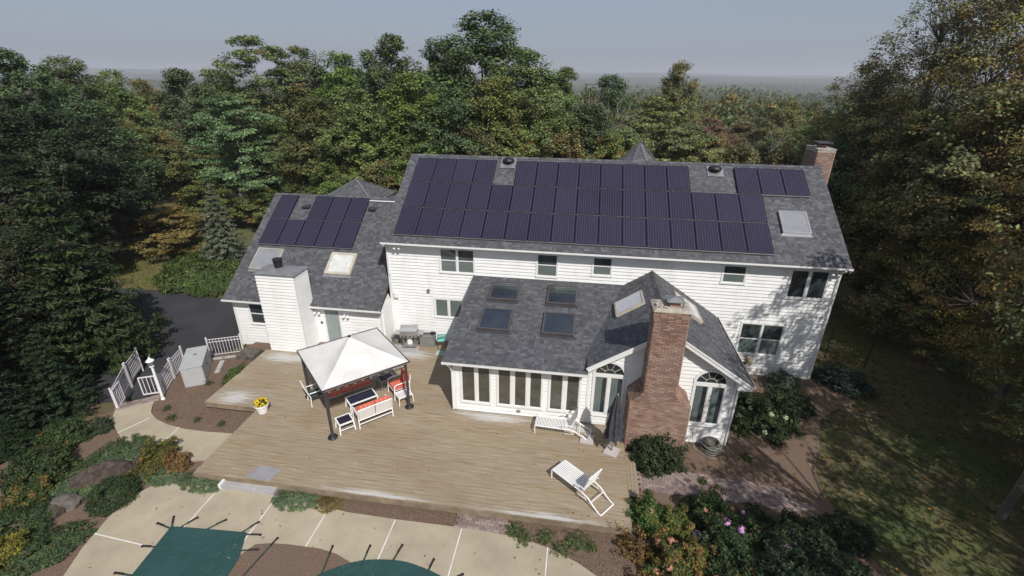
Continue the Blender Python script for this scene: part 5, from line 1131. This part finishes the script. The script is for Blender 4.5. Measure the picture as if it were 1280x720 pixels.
put_tree('near', 28.2, 8, 19.8, 5.8, 'rt', .28, 'tallest rust-tinged tree in the top right corner')
put_tree('near', 25.6, -1.2, 11.5, 3.8, 'rt', .4, 'nearest leafy tree at the right edge with orange leaves and bare twigs')
put_tree('near', 27.5, 4.0, 14.5, 4.6, 'ol', .45, 'broad olive tree with bare twigs at the right edge')
put_tree('near', 25.0, -4.6, 7.0, 2.9, 'ol', .3, 'dark leafy tree at the lower right edge shading the lawn')
put_tree('shr', 26.2, -7.9, 4.6, 2.8, 'dk', .2, 'dark undergrowth bush at the lower right edge of the lawn')
put_tree('shr', 27.6, -3.2, 5.4, 3.0, 'ol', .25, 'olive undergrowth bush at the right edge behind the nearest tree')
put_tree('near', 28.6, 1.2, 12.5, 4.2, 'rt', .3, 'rust-green tree filling the gap at the right edge')
# trees standing just outside the view whose shade falls into it
for i, (k, x, y, H, R) in enumerate((('airy', 22.0, -6.9, 14, 3.6), ('airy', 25.2, -7.6, 14, 4.0), ('airy', 20.0, -12.2, 13.0, 3.8), ('airy', 19.4, -16.2, 12.0, 3.4), ('airy', 24.8, -13.2, 13, 4.0), ('near', 28.8, -10.2, 14, 4.0), ('near', 29.0, -16, 14, 4.2), ('oak', 21.4, -21.5, 13, 4.0), ('airy', 32, -5, 15, 4.6))):
    put_tree(k, x, y, H, R, 'ol', .3, 'leafy tree right of the lawn casting dappled shade on it', 'shade trees to the right')
for i, (x, y, H, R) in enumerate(((-11.2, -15.6, 16, 4.0), (-15.0, -13.5, 16, 4.4), (-19.5, -10.5, 16, 4.6), (-14, -19, 16, 4.4), (-18, -13, 15, 4.8), (-22, -8, 15, 5), (-27, -3, 14, 5), (-33, 2, 14, 5), (-22, -17, 15, 5))):
    put_tree('oak', x, y, H, R, 'dk', .05, 'dark tree left of the pool shading the wood edge', 'shade trees to the left')
put_tree('oak', 13.9, -23.6, 13.6, 3.0, 'dk', .1, 'tree behind the camera whose tip shades the pool patio')
# conifers beside the driveway gate and the blue spruce
put_tree('spruce', -16.6, 9.2, 5.8, 1.65, 'blue', 0, 'blue spruce standing left of the wing roof', cat='spruce')
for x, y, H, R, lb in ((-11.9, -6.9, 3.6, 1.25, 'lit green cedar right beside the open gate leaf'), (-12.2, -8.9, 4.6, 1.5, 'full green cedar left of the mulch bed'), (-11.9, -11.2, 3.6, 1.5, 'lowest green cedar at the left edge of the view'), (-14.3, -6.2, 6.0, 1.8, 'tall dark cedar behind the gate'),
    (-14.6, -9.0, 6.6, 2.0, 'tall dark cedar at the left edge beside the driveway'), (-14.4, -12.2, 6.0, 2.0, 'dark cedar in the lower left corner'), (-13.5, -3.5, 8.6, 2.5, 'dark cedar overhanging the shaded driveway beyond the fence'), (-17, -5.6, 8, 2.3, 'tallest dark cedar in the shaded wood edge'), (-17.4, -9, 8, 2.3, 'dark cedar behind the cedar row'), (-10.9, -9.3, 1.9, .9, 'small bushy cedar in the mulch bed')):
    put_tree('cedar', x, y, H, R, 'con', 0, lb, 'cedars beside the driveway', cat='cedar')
# bare pale tree
def bare_mesh(seed, H):
    r_ = random.Random(seed); m = MB()
    def grow(p, d, L, r, lv):
        pts = [p]; q = p
        for i in range(3): d = (d+Vector((r_.uniform(-.2, .2), r_.uniform(-.2, .2), r_.uniform(-.02, .15)))).normalized(); q = q+d*L/3; pts.append(q)
        m.tube(pts, [r, r*.85, r*.7, r*.5], 5, False)
        if lv: 
            for k in range(4 if lv > 2 else 3):
                s = pts[r_.choice((1, 2, 3))]; nd = (d+Vector((r_.uniform(-1, 1), r_.uniform(-1, 1), r_.uniform(-.1, .6)))*.9).normalized(); grow(s, nd, L*r_.uniform(.5, .75), r*.5, lv-1)
    grow(Vector((0, 0, -.5)), Vector((0, 0, 1)), H*.5, .16, 5)
    me = bpy.data.meshes.new('bare_limbs'); me.from_pydata(m.v, [], m.f); me.update(); me.materials.append(M['pale_bark']); return me
bm_ = bare_mesh(3, 13)
for x, y, s, lb in ((8.6, 22.5, 1.0, 'bare pale-limbed tree standing among the green ones behind the ridge'), (21.8, 27, .8, 'bare grey tree among russet trees beyond the roof end'), (26.8, -3.4, .75, 'bare twiggy tree at the right edge')):
    t = thing('bare_tree', lb, 'tree', (x, y, ground_z(x, y)), x); t.scale = (s, s, s); o = bpy.data.objects.new('trunk', bm_); COL.objects.link(o); o.parent = t
    rs = np.random.RandomState(8); tips = [v.co for v in bm_.vertices if v.co.z > 5][::90]
    cr = foliage('sparse_leaves', [tuple(v) for v in tips], .35, 5, .08, .8, .3, .6) if s == 1.0 else cr
    b = bpy.data.objects.new('crown', cr); COL.objects.link(b); b.parent = t; b.color = (.09, .07, .03, .5)

# shrubs
def dome(seed, R, H, n, per, leaf, flat, aspect, up, shell=.75, lump=.18):
    global rs
    rs = np.random.RandomState(seed); u = unit(n); u[:, 2] = np.abs(u[:, 2]); f = shell+(1.02-shell)*rs.rand(n)
    L = 1+lump*np.sin(u[:, 0]*5+seed)*np.cos(u[:, 1]*6+seed*2); C = u*(f*L)[:, None]*np.array([R, R, H]); return foliage('leaves', C, .13*R+.06, per, leaf, flat, up, aspect, out_from=(0, 0, 0))
def mat_juniper(seed, n=130):
    global rs
    rs = np.random.RandomState(seed); a = rs.rand(n)*6.28; r = np.sqrt(rs.rand(n)); C = np.stack([r*np.cos(a), r*np.sin(a), .22*(1-r*.6)+.06*rs.rand(n)], 1); return foliage('leaves', C, .15, 55, .05, .4, .7, .28, out_from=(0, 0, -.2))
def stems(R, H, n=14, seed=1):
    r_ = random.Random(seed); m = MB()
    for k in range(n): a = r_.random()*6.28; q = R*.75*r_.random(); m.tube([(0, 0, -.05), (q*.4*math.cos(a), q*.4*math.sin(a), H*.4), (q*math.cos(a), q*math.sin(a), H*(.6+.25*r_.random()))], [.02, .014, .006], 4, False)
    me = bpy.data.meshes.new('stems'); me.from_pydata(m.v, [], m.f); me.update(); me.materials.append(M['bark']); return me
BUSH = {'clip': dome(1, 1, 1, 330, 36, .040, .7, .55, .5, .9, .05), 'leafy': dome(2, 1, 1, 340, 52, .050, .7, .55, .6, .55, .25), 'leafy2': dome(3, 1, 1, 280, 48, .056, .7, .5, .6, .5, .35), 'juniper': mat_juniper(4), 'juniper2': mat_juniper(5), 'sparse': dome(6, 1, 1, 110, 26, .05, .6, .5, .5, .4, .4)}
ST = stems(1, 1)
def bush(kind, x, y, R, H, col, aut, label, name='shrub', cat='shrub', z=-.38, group=None, ry=None, blooms=None, rz=None):
    t = thing(name, label, cat, (x, y, z), (x*7+y) % 6.28 if rz is None else rz, group); t.scale = (R, ry or R, H)
    b = bpy.data.objects.new('foliage', BUSH[kind]); COL.objects.link(b); b.parent = t; b.color = tuple(col)+(aut,)
    if 'juniper' not in kind: a = bpy.data.objects.new('stems', ST); COL.objects.link(a); a.parent = t
    if blooms:
        n, mat_, sz = blooms; r_ = random.Random(int(x*10)); 
        for k in range(n):
            a = r_.random()*6.28; e = r_.uniform(.25, 1.2); s = sz*r_.uniform(.8, 1.2); m = MB(); c = Vector((math.cos(a)*math.cos(e)*.97, math.sin(a)*math.cos(e)*.97, math.sin(e)*1.0))
            for q in range(26):
                d = Vector((r_.gauss(0, 1), r_.gauss(0, 1), abs(r_.gauss(0, 1)))).normalized(); w = Vector((r_.gauss(0, 1), r_.gauss(0, 1), r_.gauss(0, 1))).cross(d).normalized(); v = d.cross(w); p = c+Vector((d.x*s/R, d.y*s/R, d.z*s/H)); f_ = s*.42
                m.add([p+Vector((w.x/R, w.y/R, w.z/H))*f_, p+Vector((v.x/R, v.y/R, v.z/H))*f_, p-Vector((w.x/R, w.y/R, w.z/H))*f_, p-Vector((v.x/R, v.y/R, v.z/H))*f_], [(0, 1, 2, 3)])
            m.build('bloom', mat_, t)
    return t
bush('clip', -5.68, -10.62, .66, .66, (.045, .070, .032), 0, 'clipped round dark green bush at the left corner of the pool patio')
bush('leafy2', -5.65, -8.95, .85, .62, (.10, .105, .028), .15, 'yellow-green azalea between the path and the boulder', ry=.6)
bush('leafy2', -4.80, -9.10, .45, .55, (.13, .085, .045), .55, 'reddish tip of the azalea clump nearest the deck', ry=.5)
bush('juniper', -7.15, -8.95, .95, .9, COLS['jun'], .03, 'green spreading juniper left of the azalea', cat='juniper', name='spreading_juniper')
bush('juniper2', -4.95, -9.62, .80, .9, (.12, .165, .105), .06, 'blue-green juniper mat between azalea and patio edge', ry=.42, cat='juniper', name='spreading_juniper', rz=-.1)
bush('juniper', -3.45, -9.68, .82, .95, (.125, .175, .110), 0, 'blue-green juniper mat left of the low step', ry=.40, cat='juniper', name='spreading_juniper', rz=-.15)
bush('juniper', .05, -9.86, .72, .95, (.120, .170, .105), 0, 'blue-green juniper mat right of the low step', ry=.42, cat='juniper', name='spreading_juniper', rz=.05)
bush('juniper2', 1.1, -9.84, .48, .6, (.105, .095, .045), .4, 'thin browning juniper at the right end of the mat', ry=.34, cat='juniper', name='spreading_juniper', rz=.0)
for x, y, r in ((6.98, -9.88, .30), (7.35, -10.12, .30), (7.95, -9.98, .28), (8.42, -10.3, .26), (8.85, -9.98, .36), (9.3, -10.05, .18)): bush('sparse', x, y, r*1.05, .30, (.105, .145, .060), .15, 'low green tuft in the front mulch bed right of the pavers', z=-.38, group='low tufts in the front bed', name='ground_cover_tuft', cat='ground cover')
bush('leafy', -6.25, -3.95, .34, .5, (.085, .125, .040), 0, 'light green shrub against the left deck corner', ry=.75, rz=-.15)
for x, y, r in ((-7.0, -6.9, .22), (-7.6, -6.4, .18), (-4.8, -6.9, .16), (-5.9, -6.85, .14), (-7.2, -4.6, .18)): bush('sparse', x, y, r, .22, (.07, .10, .03), .2, 'weedy green patch on the mulch between path and deck', group='weeds on the mulch', name='weed_patch', cat='weeds')
bush('juniper', -7.3, -10.0, 1.1, 1.0, COLS['jun'], .05, 'green juniper beside the long boulder', cat='juniper', name='spreading_juniper', z=-.40)
bush('juniper2', -6.0, -12.6, 1.1, 1.2, (.06, .095, .045), .08, 'green juniper in the bottom left bed beside the patio', cat='juniper', name='spreading_juniper', ry=.75, rz=.9)
bush('juniper', -7.6, -12.0, 1.0, 1.3, (.055, .09, .04), .05, 'dark green juniper at the bottom left corner', cat='juniper', name='spreading_juniper')
bush('leafy2', -6.9, -12.8, .6, .6, (.16, .15, .03), .1, 'yellow-green shrub at the bottom left corner')
bush('leafy', -8.9, -10.2, .9, .9, (.04, .065, .025), .12, 'dark green shrub left of the long boulder'); bush('leafy2', -8.3, -11.1, .6, .6, (.06, .09, .03), .35, 'green and orange creeper left of the grey boulder')
bush('leafy', -9.8, -8.6, .8, .7, (.05, .08, .03), .1, 'green shrub at the foot of the cedars'); bush('leafy', -9.0, -7.85, .35, .5, (.05, .075, .045), 0, 'small blue-green shrub outside the curve of the path')
bush('leafy', 11.55, -6.15, .98, 1.02, (.034, .050, .022), .03, 'dark rhododendron in front of the brick chimney', z=-.43)
bush('leafy2', 15.9, -3.3, 1.15, 1.05, (.040, .062, .028), .05, 'hydrangea with green-white blooms in the bed right of the gabled wing', z=-.43, blooms=(9, 'white_petal', .10))
bush('leafy2', 14.85, -3.6, .42, .8, (.05, .075, .03), .05, 'small hydrangea with lime blooms at the wing corner', z=-.43, blooms=(8, 'white_petal', .12))
bush('leafy', 17.3, -2.3, .95, .75, (.035, .055, .030), .05, 'dark green shrub right of the hydrangea', z=-.43)
bush('leafy2', 15.25, -.9, .8, 1.3, (.10, .095, .030), .45, 'yellowing shrub between the gabled wing and the main wall', z=-.43)
bush('leafy', 17.6, -.75, .7, .6, (.09, .12, .10), 0, 'pale variegated shrub under the right double window', z=-.43); bush('leafy', 20.4, -.1, 1.1, .7, (.05, .075, .06), 0, 'blue-green shrub in the shade at the right house corner', z=-.5)
bush('leafy2', 10.98, -8.95, .62, .85, (.075, .125, .036), .12, 'bright green shrub at the end of the side step', z=-.4, blooms=(3, 'dry_petal', .09)); bush('leafy2', 11.8, -9.15, .48, .75, (.12, .16, .045), .2, 'yellow-green shrub right of the bright green one', z=-.4)
bush('sparse', 10.5, -9.95, .62, .8, (.14, .09, .06), .75, 'dry pinkish-brown shrub at the deck corner', z=-.4); bush('leafy2', 11.5, -10.35, .72, .85, (.07, .10, .03), .45, 'green shrub with rusty flower heads in the front bed', z=-.4, blooms=(7, 'dry_petal', .10))
bush('leafy2', 12.1, -10.2, .5, .75, (.12, .13, .04), .35, 'pale yellow-green shrub in the sunlit front bed', z=-.4); bush('leafy2', 10.75, -11.35, .45, .65, (.05, .10, .03), .2, 'small shrub with red flower heads at the bottom edge', z=-.4, blooms=(7, 'red_petal', .08))
bush('leafy2', 12.9, -8.55, .75, .85, (.045, .075, .028), .08, 'green shrub beside the brick walk with a pink bloom', z=-.42, blooms=(2, 'dry_petal', .08)); bush('leafy', 14.1, -9.0, .9, .8, (.030, .05, .022), .04, 'dark shrub with small mauve blooms in the right front bed', z=-.42, blooms=(5, 'pink_petal', .07))
bush('leafy2', 13.0, -9.8, .95, 1.05, (.035, .058, .026), .06, 'hydrangea with two large pink blooms in the right front bed', z=-.42, blooms=(5, 'pink_petal', .11)); bush('leafy', 13.1, -11.0, .8, .9, (.045, .07, .03), .2, 'hydrangea with faded russet heads at the bottom edge', z=-.42, blooms=(9, 'dry_petal', .11))
bush('leafy', 15.3, -9.2, 1.0, .75, (.032, .050, .028), .04, 'dark bush deep in the right front bed', z=-.43); bush('leafy', 14.3, -10.3, 1.0, 1.0, (.040, .060, .038), .04, 'grey-green bush at the bottom of the right front bed', z=-.43, blooms=(2, 'pink_petal', .08)); bush('leafy', 15.8, -10.4, 1.0, .8, (.03, .05, .03), .03, 'low dark bush at the edge of the shaded lawn', z=-.43); bush('leafy', 16.7, -8.5, .7, .55, (.03, .048, .028), .03, 'dark bush where the brick walk ends', z=-.43)
bush('sparse', 13.0, -7.0, .2, .25, (.06, .09, .03), .2, 'tiny green plant on the bare mulch by the brick walk', z=-.43); bush('sparse', 14.8, -5.6, .25, .22, (.05, .09, .03), .1, 'tiny green plant below the gabled wing corner', z=-.43)
bush('juniper', -16.4, 6.6, 2.7, 4.2, (.075, .11, .035), .04, 'big spreading juniper bank beyond the driveway', cat='juniper', name='spreading_juniper', z=-.8); bush('juniper2', -14.6, 5.3, 1.6, 3.2, (.065, .10, .033), .04, 'lower juniper mound at the driveway edge', cat='juniper', name='spreading_juniper', z=-.75); bush('juniper', -18.6, 8.6, 1.9, 3.5, (.07, .105, .03), .08, 'juniper mound behind the grass patch', cat='juniper', name='spreading_juniper', z=-.8)
# mum foliage and flowers in the pot
f = bpy.data.objects.new('foliage', dome(9, .23, .2, 60, 26, .022, .7, .5, .5, .6, .1)); COL.objects.link(f); f.parent = pot; f.location = (0, 0, .38); f.color = (.05, .09, .03, 0)
rs = np.random.RandomState(3); u = unit(70); u[:, 2] = np.abs(u[:, 2])*.9+.1
f = bpy.data.objects.new('flowers', foliage('flowers', u*np.array([.23, .23, .21]), .035, 16, .020, .6, .5, .8, mat='yellow')); COL.objects.link(f); f.parent = pot; f.location = (0, 0, .40)

# boulders
def boulder(name, label, loc, sx, sy, sz, seed, mat, rz=0):
    r_ = random.Random(seed); m = MB(); n1, n2 = 40, 22; ph = [r_.uniform(0, 6) for _ in range(6)]
    pl = [(Vector((r_.gauss(0, 1), r_.gauss(0, 1), r_.gauss(0, .7))).normalized(), r_.uniform(.72, .93)) for _ in range(11)]
    for i in range(n2+1):
        e = -.5*math.pi+math.pi*i/n2
        for k in range(n1):
            a = 2*math.pi*k/n1; p = Vector((math.cos(a)*math.cos(e), math.sin(a)*math.cos(e), math.sin(e)))
            for nn, dd in pl:
                h = p.dot(nn)
                if h > dd: p -= nn*(h-dd)
            p *= 1+.09*(mnoise.fractal(p*1.6+Vector((seed*3., 0, 0)), 1., 2., 5)); m.v.append((p.x*sx, p.y*sy, p.z*sz+sz*.35))
    for i in range(n2):
        for k in range(n1): q = (k+1) % n1; m.f.append((i*n1+k, i*n1+q, (i+1)*n1+q, (i+1)*n1+k))
    o = m.build(name, mat); o.location = loc; o.rotation_euler = (0, 0, rz); return tag(o, label, 'boulder')
boulder('boulder', 'long dark brown boulder beside the clipped round bush', (-6.75, -9.95, -.35), .95, .42, .42, 1, 'stone_brown', .75); boulder('boulder', 'small dark stone at the upper end of the long boulder', (-6.1, -9.25, -.36), .24, .18, .26, 2, 'stone_brown')
boulder('boulder', 'flat grey-brown boulder left of the clipped bush', (-6.95, -11.05, -.36), .48, .34, .24, 3, 'stone', .2); boulder('boulder', 'lower brown rock below the flat grey boulder', (-7.0, -11.45, -.37), .34, .25, .2, 4, 'stone_brown', .5); boulder('boulder', 'small stone between the boulders in the bed', (-7.5, -10.75, -.37), .15, .12, .1, 5, 'stone')

# grass blades and fallen leaves
def scatter_pts(n, fn, x0, x1, y0, y1):
    out = []
    while len(out) < n:
        x, y = rs.uniform(x0, x1), rs.uniform(y0, y1)
        if fn(x, y): out.append((x, y, ground_z(x, y)))
    return out
rs = np.random.RandomState(77)
def inpoly(x, y, P):
    c = False
    for i in range(len(P)):
        a, b = P[i], P[i-1]
        if (a[1] > y) != (b[1] > y) and x < (b[0]-a[0])*(y-a[1])/(b[1]-a[1])+a[0]: c = not c
    return c
G = scatter_pts(7000, lambda x, y: not inpoly(x, y, rb) and x > 14 and not (14 < x < 19.4 and y > -.2), 14, 32, -14, 9)
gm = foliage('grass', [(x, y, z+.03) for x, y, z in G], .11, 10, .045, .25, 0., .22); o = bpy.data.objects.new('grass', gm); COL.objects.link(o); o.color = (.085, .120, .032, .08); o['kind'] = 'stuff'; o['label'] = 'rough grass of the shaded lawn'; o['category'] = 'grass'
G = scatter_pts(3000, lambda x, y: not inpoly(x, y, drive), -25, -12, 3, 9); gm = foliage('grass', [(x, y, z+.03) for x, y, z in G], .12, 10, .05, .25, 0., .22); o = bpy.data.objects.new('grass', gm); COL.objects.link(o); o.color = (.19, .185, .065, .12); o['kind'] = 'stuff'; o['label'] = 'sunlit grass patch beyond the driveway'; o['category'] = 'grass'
G = [(rs.uniform(11, 30), rs.uniform(-13, 7)) for _ in range(1500)]; G = [(x, y, -.40 if inpoly(x, y, rb) else ground_z(x, y)+.06) for x, y in G if not (3.9 < x < 19.1 and y > -5.1 and (x < 14.2 or y > 0))]
gm = foliage('fallen_leaves', G, .05, 1, .05, .1, 1.4, .7); o = bpy.data.objects.new('fallen_leaves', gm); COL.objects.link(o); o.color = (.35, .16, .05, .5); o['kind'] = 'stuff'; o['label'] = 'fallen orange leaves scattered over lawn and mulch'; o['category'] = 'leaves'
rs = np.random.RandomState(21)
G = [(rs.uniform(-5, 11), rs.uniform(-14, -9.9), -.27) for _ in range(110)] + [(rs.uniform(-3.6, 10.3), rs.uniform(-9.4, -5.6), .012) for _ in range(22)]
o = bpy.data.objects.new('fallen_leaves', foliage('fallen_leaves', G, .02, 1, .034, .1, 1.6, .7)); COL.objects.link(o); o.color = (.20, .12, .05, .5); o['kind'] = 'stuff'; o['label'] = 'a few dry leaves blown over patio and deck'; o['category'] = 'leaves'
# bark chips in the mulch
def chips(n, polys, z, seed, label):
    global rs
    rs = np.random.RandomState(seed); G = []
    while len(G) < n:
        P, bb = polys[rs.randint(len(polys))]; x, y = rs.uniform(bb[0], bb[1]), rs.uniform(bb[2], bb[3])
        if inpoly(x, y, P): G.append((x, y, z))
    me = foliage('chips', G, .03, 1, .035, .3, 1.2, .4, mat='mulch'); o = bpy.data.objects.new('bark_chips', me); COL.objects.link(o); o['kind'] = 'stuff'; o['label'] = label; o['category'] = 'bark chips'
chips(9000, [([(-9.4, -6.6), (-8.6, -5.6), (-9.3, -3.5), (-8.6, -2.4), (-7.5, -1.8), (-6.1, -1.5), (-6.1, -6.1), (-3.8, -6.2), (-3.8, -7.3), (-8.2, -6.6)], (-9.4, -3.8, -7.3, -1.5)), ([(1.4, -9.6), (10.4, -9.6), (10.7, -12), (9.5, -10.9), (8.2, -10.3), (5, -10), (1.5, -10)], (1.4, 10.7, -12, -9.6))], -.362, 5, 'loose bark chips on the sunny mulch beds')

# distant woods: too many and too far to tell apart
rs = np.random.RandomState(99)
def far_woods():
    C, Rr, per = [], [], []
    def ring(r0, r1, n, a0=-66, a1=52):
        a = np.radians(rs.uniform(a0, a1, n)); r = np.sqrt(rs.uniform(r0*r0, r1*r1, n)); return 8.3+r*np.sin(a), -19.8+r*np.cos(a)
    objs = []
    for (r0, r1, n, sub, per_, leaf, cr, tag_) in ((78, 190, 760, 9, 34, .27, 1.35, 'near'), (190, 620, 3900, 5, 14, .62, 1.9, 'mid'), (620, 2200, 8500, 3, 6, 1.7, 3.4, 'far')):
        X, Y = ring(r0, r1, n); P = []
        for x, y in zip(X, Y):
            h = rs.uniform(8, 13); g = ground_z(x, y)
            for k in range(sub): P.append((x+rs.normal()*cr*.8, y+rs.normal()*cr*.8, g+h*(.45+.5*(k+.5)/sub)))
        me = foliage('far_woods', P, cr, per_, leaf, .85, .35, .8, shell=1.3); o = bpy.data.objects.new('far_woods', me); COL.objects.link(o); o.color = (.105, .130, .062, .20); o['kind'] = 'stuff'; o['category'] = 'woods'; o['label'] = {'near': 'autumn woodland sloping away behind the house trees', 'mid': 'patchwork of autumn woods in the valley', 'far': 'hazy wooded hills towards the horizon'}[tag_]
far_woods()

# look-alike trees inside the view get their place in the row added to the label
from collections import defaultdict
dup = defaultdict(list)
for o in list(bpy.data.objects):
    if o.parent is None and o.get('group') and o['group'] not in ('shade trees to the right', 'shade trees to the left'): dup[o['label']].append(o)
for lab, L_ in dup.items():
    if len(L_) > 1 and 'tree' in lab:
        L_.sort(key=lambda o: math.atan2(o.location.x-8.34, o.location.y+19.83))
        for i, o in enumerate(L_): o['label'] = f'{lab}, {ORD[i]} from left'

# ------------------------------------------------------------------ the air
hz = MB().box(-7200, 7200, -7200, 7200, -75, 110).build('haze', plain('haze_air', (1, 1, 1))); hz['kind'] = 'stuff'; hz['label'] = 'thin bluish haze filling the air over the land'; hz['category'] = 'haze'
hm = bpy.data.materials.new('haze_volume'); hm.use_nodes = True; nt = hm.node_tree; nt.nodes.remove(nt.nodes['Principled BSDF']); pvn = nt.nodes.new('ShaderNodeVolumePrincipled')
pvn.inputs['Color'].default_value = (.90, .92, 1.0, 1); pvn.inputs['Density'].default_value = 0.00030; pvn.inputs['Anisotropy'].default_value = .1; nt.links.new(pvn.outputs[0], nt.nodes['Material Output'].inputs['Volume']); hz.data.materials[0] = hm
